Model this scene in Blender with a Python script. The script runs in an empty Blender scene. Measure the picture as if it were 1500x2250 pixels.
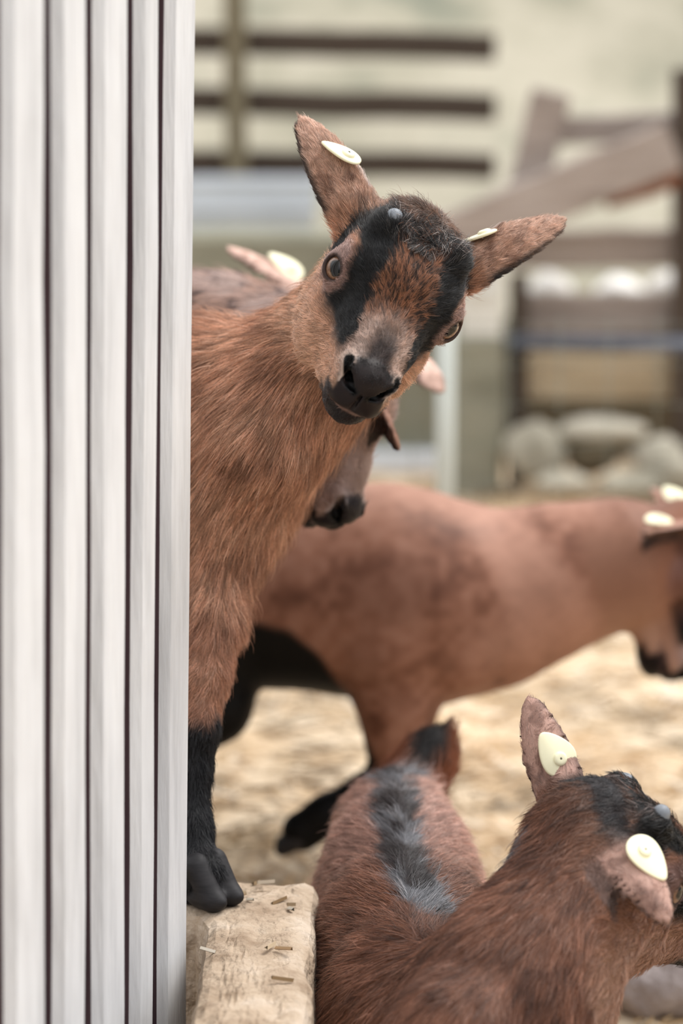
import bpy, math, random
import numpy as np
from mathutils import Vector, Matrix

random.seed(7)
rng = np.random.default_rng(11)
SC = bpy.context.scene
COL = SC.collection

# ---------------------------------------------------------------- camera, light, exposure
CAM_H = 0.74
FPX = 6250.0                                   # 100 mm lens on a 24 x 36 mm upright frame
PITCH = math.atan(1125.0 / FPX)
cam_data = bpy.data.cameras.new('camera')
cam_data.sensor_fit = 'VERTICAL'
cam_data.sensor_height = 36.0
cam_data.sensor_width = 24.0
cam_data.lens = 100.0
cam_data.clip_start = 0.05
cam_data.dof.use_dof = True
cam_data.dof.focus_distance = 1.915
cam_data.dof.aperture_fstop = 4.0
cam_data.dof.aperture_blades = 0
cam = bpy.data.objects.new('camera', cam_data)
cam.location = (0, 0, CAM_H)
cam.rotation_euler = (math.pi / 2 - PITCH, 0, 0)
COL.objects.link(cam)
SC.camera = cam

world = bpy.data.worlds.new('overcast_sky')
SC.world = world
world.use_nodes = True
wn = world.node_tree.nodes
wl = world.node_tree.links
wn.clear()
w_out = wn.new('ShaderNodeOutputWorld')
w_bg = wn.new('ShaderNodeBackground')
w_tc = wn.new('ShaderNodeTexCoord')
w_sep = wn.new('ShaderNodeSeparateXYZ')
w_ramp = wn.new('ShaderNodeValToRGB')
wl.new(w_tc.outputs['Generated'], w_sep.inputs[0])
wl.new(w_sep.outputs['Z'], w_ramp.inputs[0])
w_ramp.color_ramp.elements[0].position = 0.0
w_ramp.color_ramp.elements[0].color = (0.22, 0.22, 0.215, 1)
w_ramp.color_ramp.elements[1].position = 0.55
w_ramp.color_ramp.elements[1].color = (1.28, 1.29, 1.32, 1)
wl.new(w_ramp.outputs[0], w_bg.inputs[0])
w_bg.inputs[1].default_value = 1.0
wl.new(w_bg.outputs[0], w_out.inputs[0])

sun_data = bpy.data.lights.new('sun', 'SUN')
sun_data.energy = 2.0
sun_data.angle = math.radians(28)
sun_data.color = (1.0, 0.97, 0.93)
sun = bpy.data.objects.new('sun', sun_data)
sun.rotation_euler = Vector((-0.50, -0.30, -0.90)).to_track_quat('-Z', 'Y').to_euler()
sun.location = (2, 1, 4)
COL.objects.link(sun)

SC.view_settings.view_transform = 'Standard'
SC.view_settings.look = 'None'
SC.view_settings.exposure = 0.42
SC.view_settings.gamma = 1.0
SC.view_settings.use_curve_mapping = False
SC.cycles.max_bounces = 8
SC.cycles.diffuse_bounces = 3
SC.cycles.glossy_bounces = 3
SC.cycles.transmission_bounces = 6
SC.cycles.use_denoising = True
SC.cycles_curves.shape = 'RIBBONS'
SC.render.use_motion_blur = False

# ---------------------------------------------------------------- helpers
CR = np.array([1.0, 0, 0])
CU = np.array([0, math.sin(PITCH), math.cos(PITCH)])
CF = np.array([0, math.cos(PITCH), -math.sin(PITCH)])


def P(px, py, Y):
    """world point at distance Y in front of the camera seen at photo position px, py"""
    d = CF + (px - 750.0) / FPX * CR + (1125.0 - py) / FPX * CU
    return np.array([0, 0, CAM_H]) + d * (Y / d[1])


def V3(r, u, b):
    """direction given as right / up / towards the viewer"""
    v = r * CR + u * CU - b * CF
    return v / np.linalg.norm(v)


def nrm(v):
    v = np.asarray(v, float)
    return v / max(np.linalg.norm(v), 1e-9)


def srgb(r, g, b):
    c = np.array([r, g, b], float) / 255.0
    return np.where(c <= 0.04045, c / 12.92, ((c + 0.055) / 1.055) ** 2.4)


def sstep(a, b, x):
    t = np.clip((x - a) / (b - a), 0, 1)
    return t * t * (3 - 2 * t)


def hash_noise(p, scale, seed=0):
    """smooth value noise in numpy"""
    q = p * scale + 100.0
    i = np.floor(q).astype(np.int64)
    f = q - i
    f = f * f * (3 - 2 * f)
    out = 0
    for dx in (0, 1):
        for dy in (0, 1):
            for dz in (0, 1):
                h = ((i[:, 0] + dx) * 73856093) ^ ((i[:, 1] + dy) * 19349663) ^ ((i[:, 2] + dz) * 83492791) ^ (seed * 7919)
                h = (h ^ (h >> 13)) * 1274126177
                v = ((h & 0xffff) / 65535.0)
                w = (f[:, 0] if dx else 1 - f[:, 0]) * (f[:, 1] if dy else 1 - f[:, 1]) * (f[:, 2] if dz else 1 - f[:, 2])
                out = out + v * w
    return out


def tag(o, label=None, cat=None, group=None, kind=None):
    if label: o['label'] = label
    if cat: o['category'] = cat
    if group: o['group'] = group
    if kind: o['kind'] = kind
    return o


def empty(name, loc):
    o = bpy.data.objects.new(name, None)
    o.location = loc
    o.empty_display_size = 0.05
    COL.objects.link(o)
    return o


def link(name, data, parent=None):
    o = bpy.data.objects.new(name, data)
    COL.objects.link(o)
    if parent is not None:
        o.parent = parent
        q = parent
        m = Vector((0, 0, 0))
        while q is not None:                       # parents are only ever translated
            m += Vector(q.location)
            q = q.parent
        o.location = -m
    return o


def mesh_np(name, v, f, mat, col=None, smooth=True):
    """mesh from numpy: v (N,3), f (M,4) or (M,3)"""
    me = bpy.data.meshes.new(name)
    v = np.ascontiguousarray(v, np.float32)
    f = np.ascontiguousarray(f, np.int32)
    n, k = f.shape
    me.vertices.add(len(v))
    me.vertices.foreach_set('co', v.ravel())
    me.loops.add(n * k)
    me.loops.foreach_set('vertex_index', f.ravel())
    me.polygons.add(n)
    me.polygons.foreach_set('loop_start', np.arange(0, n * k, k, dtype=np.int32))
    me.polygons.foreach_set('loop_total', np.full(n, k, np.int32))
    me.polygons.foreach_set('use_smooth', np.full(n, smooth, bool))
    me.update(calc_edges=True)
    if col is not None:
        a = me.color_attributes.new('Col', 'FLOAT_COLOR', 'POINT')
        c = np.ones((len(v), 4), np.float32)
        c[:, :col.shape[1]] = col
        a.data.foreach_set('color', c.ravel())
    if mat: me.materials.append(mat)
    return me


# ---------------------------------------------------------------- materials
def new_mat(name):
    m = bpy.data.materials.new(name)
    m.use_nodes = True
    nt = m.node_tree
    b = nt.nodes['Principled BSDF']
    return m, nt, b


def mat_vcol(name, rough=0.6, spec=0.3, noise=0.0, nscale=60, coat=0.0):
    m, nt, b = new_mat(name)
    a = nt.nodes.new('ShaderNodeAttribute')
    a.attribute_name = 'Col'
    src = a.outputs['Color']
    if noise:
        n = nt.nodes.new('ShaderNodeTexNoise')
        n.inputs['Scale'].default_value = nscale
        n.inputs['Detail'].default_value = 4
        tc = nt.nodes.new('ShaderNodeTexCoord')
        nt.links.new(tc.outputs['Object'], n.inputs['Vector'])
        mr = nt.nodes.new('ShaderNodeMapRange')
        mr.inputs['To Min'].default_value = 1 - noise
        mr.inputs['To Max'].default_value = 1 + noise
        nt.links.new(n.outputs[0], mr.inputs[0])
        mx = nt.nodes.new('ShaderNodeVectorMath')
        mx.operation = 'SCALE'
        nt.links.new(src, mx.inputs[0])
        nt.links.new(mr.outputs[0], mx.inputs['Scale'])
        src = mx.outputs[0]
    nt.links.new(src, b.inputs['Base Color'])
    mr2 = nt.nodes.new('ShaderNodeMath')
    mr2.operation = 'MULTIPLY'
    mr2.inputs[1].default_value = rough
    nt.links.new(a.outputs['Alpha'], mr2.inputs[0])
    nt.links.new(mr2.outputs[0], b.inputs['Roughness'])
    b.inputs['Specular IOR Level'].default_value = spec
    b.inputs['Coat Weight'].default_value = coat
    b.inputs['Coat Roughness'].default_value = 0.03
    return m


def mat_noise(name, cols, scale=8.0, rough=0.8, bump=0.0, stretch=(1, 1, 1), detail=6, bscale=None, spec=0.3, metal=0.0):
    """colour ramp over noise in object space, optional bump"""
    m, nt, b = new_mat(name)
    tc = nt.nodes.new('ShaderNodeTexCoord')
    mp = nt.nodes.new('ShaderNodeMapping')
    mp.inputs['Scale'].default_value = stretch
    nt.links.new(tc.outputs['Object'], mp.inputs['Vector'])
    n = nt.nodes.new('ShaderNodeTexNoise')
    n.inputs['Scale'].default_value = scale
    n.inputs['Detail'].default_value = detail
    n.inputs['Roughness'].default_value = 0.62
    nt.links.new(mp.outputs[0], n.inputs['Vector'])
    r = nt.nodes.new('ShaderNodeValToRGB')
    nt.links.new(n.outputs[0], r.inputs[0])
    cr = r.color_ramp
    k = len(cols)
    cr.elements[0].position = 0.30
    cr.elements[1].position = 0.70
    for i in range(k - 2):
        cr.elements.new(0.30 + 0.40 * (i + 1) / (k - 1))
    for e, c in zip(cr.elements, cols):
        e.color = (*srgb(*c), 1)
    nt.links.new(r.outputs[0], b.inputs['Base Color'])
    b.inputs['Roughness'].default_value = rough
    b.inputs['Specular IOR Level'].default_value = spec
    b.inputs['Metallic'].default_value = metal
    if bump:
        n2 = nt.nodes.new('ShaderNodeTexNoise')
        n2.inputs['Scale'].default_value = bscale or scale * 4
        n2.inputs['Detail'].default_value = 8
        nt.links.new(mp.outputs[0], n2.inputs['Vector'])
        bp = nt.nodes.new('ShaderNodeBump')
        bp.inputs['Strength'].default_value = bump
        bp.inputs['Distance'].default_value = 0.01
        nt.links.new(n2.outputs[0], bp.inputs['Height'])
        nt.links.new(bp.outputs[0], b.inputs['Normal'])
    return m


def mat_hair(name):
    m, nt, b = new_mat(name)
    a = nt.nodes.new('ShaderNodeAttribute')
    a.attribute_name = 'Col'
    nt.links.new(a.outputs['Color'], b.inputs['Base Color'])
    b.inputs['Roughness'].default_value = 0.36
    b.inputs['Specular IOR Level'].default_value = 0.5
    b.inputs['Sheen Weight'].default_value = 0.22
    b.inputs['Sheen Roughness'].default_value = 0.4
    out = nt.nodes['Material Output']
    tr = nt.nodes.new('ShaderNodeBsdfTranslucent')
    nt.links.new(a.outputs['Color'], tr.inputs['Color'])
    mix = nt.nodes.new('ShaderNodeMixShader')
    mix.inputs[0].default_value = 0.18
    nt.links.new(b.outputs[0], mix.inputs[1])
    nt.links.new(tr.outputs[0], mix.inputs[2])
    nt.links.new(mix.outputs[0], out.inputs['Surface'])
    return m


M_SKIN = mat_vcol('goat_skin', 0.55, 0.16, 0.12, 90)
M_HAIR = mat_hair('goat_hair')
M_EYE = mat_vcol('goat_eye', 0.06, 0.5, 0, 1, 0.0)
M_TAG = mat_noise('ear_tag_plastic', [(238, 232, 196), (246, 241, 208)], 40, 0.45)
M_HOOF = mat_noise('hoof_horn', [(24, 23, 25), (44, 42, 44)], 60, 0.6, stretch=(1, 1, 6))
M_HORN = mat_noise('horn_bud', [(108, 113, 120), (140, 145, 151)], 60, 0.45)

# ---------------------------------------------------------------- implicit-surface bodies
class Body:
    """smooth union of round cones and ellipsoids, meshed as one continuous skin"""
    def __init__(self):
        self.prims = []          # (fn, bbox lo, hi, k, op)

    def add(self, fn, lo, hi, k, op=0):
        self.prims.append((fn, np.asarray(lo, float), np.asarray(hi, float), k, op))

    def cone(self, a, b, ra, rb, k=0.01, op=0):
        a = np.asarray(a, float); b = np.asarray(b, float)
        ab = b - a
        L2 = max(float(ab @ ab), 1e-9)

        def fn(X, Y, Z):
            px, py, pz = X - a[0], Y - a[1], Z - a[2]
            t = np.clip((px * ab[0] + py * ab[1] + pz * ab[2]) / L2, 0, 1)
            r = ra + (rb - ra) * t
            return np.sqrt((px - t * ab[0]) ** 2 + (py - t * ab[1]) ** 2 + (pz - t * ab[2]) ** 2) - r
        R = max(ra, rb)
        self.add(fn, np.minimum(a, b) - R, np.maximum(a, b) + R, k, op)

    def chain(self, pts, k=0.015):
        for (a, ra), (b, rb) in zip(pts[:-1], pts[1:]):
            self.cone(a, b, ra, rb, k)

    def ell(self, c, radii, axes=None, k=0.01, op=0):
        c = np.asarray(c, float); R = np.asarray(radii, float)
        A = np.eye(3) if axes is None else np.asarray(axes, float)    # rows = axes

        def fn(X, Y, Z):
            px, py, pz = X - c[0], Y - c[1], Z - c[2]
            q = [A[i, 0] * px + A[i, 1] * py + A[i, 2] * pz for i in range(3)]
            k0 = np.sqrt((q[0] / R[0]) ** 2 + (q[1] / R[1]) ** 2 + (q[2] / R[2]) ** 2)
            k1 = np.sqrt((q[0] / R[0] ** 2) ** 2 + (q[1] / R[1] ** 2) ** 2 + (q[2] / R[2] ** 2) ** 2)
            return k0 * (k0 - 1.0) / np.maximum(k1, 1e-6)
        ext = np.sqrt(((A * R[:, None]) ** 2).sum(0))
        self.add(fn, c - ext, c + ext, k, op)

    def leaf(self, base, adir, cdir, L, W, th, cup, k=0.006, bend=0.010):
        """an ear: a cupped leaf growing along adir, convex towards cdir"""
        base = np.asarray(base, float)
        a = nrm(adir)
        c = nrm(np.asarray(cdir, float) - a * float(np.dot(cdir, a)))
        b = np.cross(c, a)

        def fn(X, Y, Z):
            px, py, pz = X - base[0], Y - base[1], Z - base[2]
            t = (px * a[0] + py * a[1] + pz * a[2]) / L
            s = px * b[0] + py * b[1] + pz * b[2]
            h = px * c[0] + py * c[1] + pz * c[2]
            tc = np.clip(t, 0.0, 1.0)
            prof = np.interp(tc.ravel(), EAR_T, EAR_W).reshape(tc.shape)
            w = W * prof + 0.0012
            bow = bend * np.sin(tc * 2.6)                  # the whole ear bends a little
            thk = th * (1.0 + 1.8 * (1 - sstep(0.0, 0.35, tc)))
            cw = cup * (1 - 0.25 * tc)
            hh = h - bow + cw * s * s / (w + 0.004)
            over = np.maximum(np.maximum(t - 1.0, -t), 0) * L
            q = np.sqrt((s / w) ** 2 + (hh / thk) ** 2)
            return (q - 1.0) * thk + over
        pts = np.array([base, base + a * L])
        self.add(fn, pts.min(0) - W - 0.012, pts.max(0) + W + 0.012, k, 0)
        return a, b, c

    def eval(self, X, Y, Z):
        D = np.full(np.broadcast(X, Y, Z).shape, 1.0)
        for fn, lo, hi, k, op in self.prims:
            D = comb(D, fn(X, Y, Z), k, op)
        return D

    def mesh(self, xs, ys, zs):
        D = np.full((len(xs), len(ys), len(zs)), 1.0, np.float32)
        m0 = 0.014
        for fn, lo, hi, k, op in self.prims:
            m = m0 + k
            s = []
            for g, l, h in zip((xs, ys, zs), lo - m, hi + m):
                i0 = max(np.searchsorted(g, l) - 1, 0)
                i1 = min(np.searchsorted(g, h) + 1, len(g))
                s.append(slice(i0, max(i1, i0)))
            if any(q.stop - q.start < 1 for q in s):
                continue
            X = xs[s[0]][:, None, None]; Y = ys[s[1]][None, :, None]; Z = zs[s[2]][None, None, :]
            d = fn(X, Y, Z).astype(np.float32)
            D[s[0], s[1], s[2]] = comb(D[s[0], s[1], s[2]], d, k, op)
        v, f = surface_nets(xs, ys, zs, D)
        for _ in range(2):                                  # pull the vertices onto the true surface
            n, d = self.grad(v)
            v = v - n * np.clip(d, -0.002, 0.002)[:, None]
        n, d = self.grad(v)
        return v, f, n

    def grad(self, v):
        e = 0.0004
        X, Y, Z = v[:, 0], v[:, 1], v[:, 2]
        d = self.eval(X, Y, Z)
        g = np.stack([self.eval(X + e, Y, Z) - d, self.eval(X, Y + e, Z) - d, self.eval(X, Y, Z + e) - d], 1) / e
        L = np.linalg.norm(g, axis=1)
        return g / np.maximum(L, 1e-6)[:, None], d / np.maximum(L, 0.3)


EAR_T = np.array([0, 0.10, 0.22, 0.36, 0.50, 0.64, 0.78, 0.89, 0.96, 1.0])
EAR_W = np.array([0.92, 0.95, 1.0, 1.0, 0.95, 0.83, 0.65, 0.46, 0.29, 0.07])


def comb(a, b, k, op):
    if op == 0:                                             # smooth union
        h = np.clip(0.5 + 0.5 * (a - b) / k, 0, 1)
        return a + (b - a) * h - k * h * (1 - h)
    b = -b                                                  # smooth carve
    h = np.clip(0.5 - 0.5 * (a - b) / k, 0, 1)
    return a + (b - a) * h + k * h * (1 - h)


def surface_nets(xs, ys, zs, V):
    S = V < 0
    c = [S[i:S.shape[0] - 1 + i, j:S.shape[1] - 1 + j, k:S.shape[2] - 1 + k] for i in (0, 1) for j in (0, 1) for k in (0, 1)]
    anyv = c[0].copy(); allv = c[0].copy()
    for q in c[1:]:
        anyv |= q; allv &= q
    mask = anyv & ~allv
    idx = np.argwhere(mask)
    cid = np.full(mask.shape, -1, np.int32)
    cid[mask] = np.arange(len(idx), dtype=np.int32)
    corners = np.array([(i, j, k) for i in (0, 1) for j in (0, 1) for k in (0, 1)])
    vals = np.stack([V[idx[:, 0] + a, idx[:, 1] + b, idx[:, 2] + g] for a, b, g in corners], 1).astype(float)
    acc = np.zeros((len(idx), 3)); cnt = np.zeros(len(idx))
    for m in range(8):
        for n in range(m + 1, 8):
            if np.abs(corners[m] - corners[n]).sum() != 1:
                continue
            va, vb = vals[:, m], vals[:, n]
            cr = (va < 0) != (vb < 0)
            t = np.where(cr, va / np.where(cr, va - vb, 1), 0)
            t = np.clip(t, 0, 1)
            p = corners[m][None] + (corners[n] - corners[m])[None] * t[:, None]
            acc[cr] += p[cr]; cnt[cr] += 1
    loc = idx + acc / cnt[:, None]
    v = np.stack([np.interp(loc[:, a], np.arange(len(g)), g) for a, g in enumerate((xs, ys, zs))], 1)
    quads = []
    for ax in range(3):
        A = np.moveaxis(S, ax, 0)
        C = np.moveaxis(cid, ax, 0)
        ch = A[:-1] != A[1:]
        e = np.argwhere(ch[:, 1:-1, 1:-1])
        i, j, k = e[:, 0], e[:, 1] + 1, e[:, 2] + 1
        q = np.stack([C[i, j - 1, k - 1], C[i, j, k - 1], C[i, j, k], C[i, j - 1, k]], 1)
        flip = A[i, j, k]                                    # inside -> outside along the axis
        if ax == 1:
            flip = ~flip
        q[~flip] = q[~flip][:, ::-1]
        quads.append(q)
    f = np.concatenate(quads)
    f = f[(f >= 0).all(1)]
    return v, f


def axis_grid(lo, hi, fine_lo, fine_hi, coarse, fine):
    out = []
    x = lo
    while x < hi:
        out.append(x)
        x += fine if fine_lo <= x <= fine_hi else coarse
    out.append(hi)
    return np.array(out)


class Head:
    """head frame: x sideways, y along the snout, z out of the forehead"""
    def __init__(self, o, f, u, s=1.0):
        self.o = np.asarray(o, float)
        self.y = nrm(f)
        self.z = nrm(np.asarray(u) - self.y * np.dot(u, self.y))
        self.x = np.cross(self.y, self.z)
        self.s = s
        self.A = np.stack([self.x, self.y, self.z])

    def w(self, x, y, z):
        return self.o + self.s * (x * self.x + y * self.y + z * self.z)

    def d(self, x, y, z):
        return nrm(x * self.x + y * self.y + z * self.z)

    def local(self, v):
        return ((v - self.o) @ self.A.T) / self.s

    EYE = np.array([0.0385, 0.0020, -0.0010])
    GAZE = np.array([0.74, 0.62, 0.20])

    def build(self, B, fine=True, mouth=0.0):
        s = self.s
        E = lambda c, r, k=0.012, op=0, ax=None: B.ell(self.w(*c), np.array(r) * s, self.A if ax is None else ax, k * s, op)
        Cn = lambda a, b, ra, rb, k=0.012, op=0: B.cone(self.w(*a), self.w(*b), ra * s, rb * s, k * s, op)
        E((0, -0.036, 0.004), (0.040, 0.042, 0.042), 0.014)                # cranium
        E((0, -0.010, 0.010), (0.040, 0.042, 0.028), 0.014)                # forehead
        Cn((0, 0.000, -0.008), (0, 0.070, -0.025), 0.032, 0.0165, 0.014)   # nasal bridge
        E((0, 0.032, -0.021), (0.025, 0.034, 0.026), 0.014)
        for q in (1, -1):
            E((q * 0.0275, -0.010, -0.043), (0.0175, 0.037, 0.034), 0.012)   # cheek
            Cn((q * 0.021, -0.022, -0.052), (q * 0.006, 0.062, -0.050), 0.019, 0.0110, 0.012)
            E((q * 0.0310, -0.004, 0.0150), (0.0120, 0.018, 0.0095), 0.010)  # brow
            E((q * 0.025, -0.016, 0.036), (0.011, 0.012, 0.009), 0.010)    # horn swelling
        E((0, 0.068, -0.0330), (0.0195, 0.022, 0.0190), 0.010)             # muzzle
        E((0, 0.0770, -0.0205), (0.0152, 0.0125, 0.0095), 0.006)           # nose pad
        for q in (1, -1):
            E((q * 0.0085, 0.0740, -0.0385), (0.0115, 0.0140, 0.0105), 0.005)  # upper lips
            E((q * 0.0150, 0.0745, -0.0175), (0.0055, 0.0100, 0.0060), 0.005)  # wings of the nostrils
        E((0, 0.064, -0.0535), (0.0155, 0.0185, 0.0110), 0.004)            # lower lip and chin
        if not fine:
            return
        # mouth line, philtrum, nostrils
        for q in (1, -1):
            pts = [(0.0, 0.0880, -0.0480), (q * 0.010, 0.0845, -0.0470), (q * 0.0180, 0.072, -0.0430), (q * 0.0215, 0.055, -0.0400)]
            for a, b in zip(pts[:-1], pts[1:]):
                Cn(a, b, 0.0017, 0.0017, 0.003, 1)
            Cn((q * 0.0048, 0.0870, -0.0275), (q * 0.0118, 0.0850, -0.0245), 0.0022, 0.0040, 0.0015, 1)
            Cn((q * 0.0118, 0.0850, -0.0245), (q * 0.0185, 0.0780, -0.0140), 0.0040, 0.0030, 0.0015, 1)
            Cn((q * 0.0118, 0.0840, -0.0240), (q * 0.0100, 0.0720, -0.0240), 0.0038, 0.0034, 0.0015, 1)
        Cn((0, 0.0885, -0.0280), (0, 0.0880, -0.0470), 0.0014, 0.0014, 0.002, 1)
        for q in (1, -1):
            c = self.EYE * (q, 1, 1)
            g = nrm(self.GAZE * (q, 1, 1))
            gx = g[0] * self.x + g[1] * self.y + g[2] * self.z
            h = nrm(self.y * 1.0 - self.z * 0.25)
            h = nrm(h - gx * np.dot(h, gx))
            v = np.cross(gx, h)
            B.ell(self.w(*c), np.array([0.0139] * 3) * s, self.A, 0.012 * s)
            B.ell(self.w(*c) + gx * 0.0122 * s, np.array([0.0095, 0.0086, 0.0068]) * s, np.stack([gx, h, v]), 0.0022 * s, 1)

    def eyes(self, parent, gaze_at=None):
        for q in (1, -1):
            c = self.w(*(self.EYE * (q, 1, 1)))
            g = nrm(self.GAZE * (q, 1, 1)); g = nrm(g[0] * self.x + g[1] * self.y + g[2] * self.z)
            if gaze_at is not None:
                g = nrm(g * 0.55 + nrm(gaze_at - c) * 0.45)
            h = nrm(self.y - self.z * 0.25); h = nrm(h - g * np.dot(h, g)); v = np.cross(g, h)
            n_u, n_v = 64, 56
            th = np.linspace(0, math.pi, n_v)[:, None]; ph = np.linspace(0, 2 * math.pi, n_u, endpoint=False)[None]
            R = 0.0120 * self.s
            a = np.sin(th) * np.cos(ph); b = np.sin(th) * np.sin(ph); cc = np.cos(th) + 0 * ph
            bulge = 1 + 0.09 * sstep(0.72, 1.0, cc)
            pts = c + R * bulge[..., None] * (a[..., None] * h + b[..., None] * v + cc[..., None] * g)
            col = np.zeros((n_v, n_u, 3))
            r = np.sqrt(a * a + b * b)
            ang = np.arctan2(b, a)
            fib = 0.85 + 0.25 * np.sin(ang * 23 + np.sin(ang * 7) * 2) * 0.5
            iris = srgb(132, 98, 76) * fib[..., None]
            iris = iris * (0.55 + 0.45 * sstep(0.15, 0.5, r))[..., None]
            scl = srgb(46, 34, 30)
            col[:] = scl
            mi = (1 - sstep(0.70, 0.78, r)) * (cc > 0)
            col = col * (1 - mi[..., None]) + iris * mi[..., None]
            limb = np.exp(-((r - 0.73) / 0.06) ** 2) * (cc > 0)
            col = col * (1 - 0.85 * limb[..., None])
            pr = ((np.abs(a) / 0.44) ** 4 + (np.abs(b) / 0.32) ** 4) ** 0.25
            mp = (1 - sstep(0.92, 1.06, pr)) * (cc > 0)
            col = col * (1 - mp[..., None]) + 0.002 * mp[..., None]
            i = np.arange(n_v - 1)[:, None] * n_u; j = np.arange(n_u)[None]; j2 = (j + 1) % n_u
            f = np.stack([i + j, i + n_u + j, i + n_u + j2, i + j2], -1).reshape(-1, 4)
            me = mesh_np('eye', pts.reshape(-1, 3), f, M_EYE, col.reshape(-1, 3))
            o = link('eye', me, parent)
            o['label'] = 'amber eye with a dark sideways slot pupil'


def hair(name, parent, v, f, n, count, dens, length, flow, color, lift=0.28, clump=0.5, cell=0.006, radius=0.00010, curl=0.15, npt=5, seed=1):
    """coat of individual curves rooted on the skin (v, f, n)"""
    r = np.random.default_rng(seed)
    a, b, c, d = (v[f[:, i]] for i in range(4))
    area = 0.5 * np.linalg.norm(np.cross(c - a, d - b), axis=1)
    cen = (a + b + c + d) / 4
    p = area * dens(cen)
    p = p / p.sum()
    fi = r.choice(len(f), count, p=p)
    s, t = r.random(count), r.random(count)
    w = np.stack([(1 - s) * (1 - t), s * (1 - t), s * t, (1 - s) * t], 1)
    q = f[fi]
    root = sum(v[q[:, i]] * w[:, i:i + 1] for i in range(4))
    nn = sum(n[q[:, i]] * w[:, i:i + 1] for i in range(4))
    nn /= np.linalg.norm(nn, axis=1)[:, None] + 1e-9
    fl = flow(root)
    fl = fl + r.normal(0, curl, fl.shape)
    fl -= nn * (fl * nn).sum(1)[:, None]
    fl /= np.linalg.norm(fl, axis=1)[:, None] + 1e-9
    L = length(root) * r.uniform(0.65, 1.15, count)
    li = lift * r.uniform(0.6, 1.5, count)
    stray = r.random(count) < 0.05
    li = np.where(stray, li * 2.4, li); L = np.where(stray, L * 1.3, L)
    tt = np.linspace(0, 1, npt)
    pts = np.zeros((count, npt, 3))
    for k, x in enumerate(tt):
        up = li * (x - 0.45 * x * x)
        pts[:, k] = root + L[:, None] * (fl * x + nn * up[:, None])
    # clumping: tips gather in small locks
    if clump > 0:
        key = np.floor((root + r.normal(0, cell * 0.25, root.shape)) / cell).astype(np.int64)
        hk = (key[:, 0] * 73856093) ^ (key[:, 1] * 19349663) ^ (key[:, 2] * 83492791)
        _, inv = np.unique(hk, return_inverse=True)
        cntc = np.bincount(inv)
        mean = np.stack([np.bincount(inv, pts[:, -1, i]) / cntc for i in range(3)], 1)
        jit = r.normal(0, cell * 0.35, mean.shape)
        mean = mean + jit
        off = (mean[inv] - pts[:, -1])
        for k, x in enumerate(tt):
            pts[:, k] += off * (clump * x ** 1.6)
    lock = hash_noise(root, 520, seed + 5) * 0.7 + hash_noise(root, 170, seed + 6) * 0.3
    col = color(root, r) * (np.clip(r.normal(1.0, 0.22, count), 0.4, 1.7) * (1 + (sstep(0.22, 0.80, lock) - 0.5) * np.clip(L / 0.013, 0.35, 1.0)))[:, None]
    hl = (sstep(0.45, 0.85, lock) * r.uniform(0, 0.50, count))[:, None]                # paler hairs: natural variation plus sky sheen put into the colour
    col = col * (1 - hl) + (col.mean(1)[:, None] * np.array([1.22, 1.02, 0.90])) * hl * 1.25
    hc = bpy.data.hair_curves.new(name)
    hc.add_curves([npt] * count)
    hc.attributes['position'].data.foreach_set('vector', pts.astype(np.float32).ravel()) if 'position' in hc.attributes else hc.position_data.foreach_set('vector', pts.astype(np.float32).ravel())
    ra = hc.attributes.get('radius') or hc.attributes.new('radius', 'FLOAT', 'POINT')
    prof = np.array([1.0, 0.95, 0.8, 0.55, 0.15]) if npt == 5 else np.linspace(1, 0.15, npt)
    ra.data.foreach_set('value', (np.tile(prof, count) * radius).astype(np.float32))
    ca = hc.attributes.new('Col', 'FLOAT_COLOR', 'CURVE')
    c4 = np.ones((count, 4), np.float32)
    c4[:, :3] = col
    ca.data.foreach_set('color', c4.ravel())
    hc.materials.append(M_HAIR)
    return link(name, hc, parent)

# ---------------------------------------------------------------- the setting
FLOOR = -0.08
LEDGE = 0.12


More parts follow.
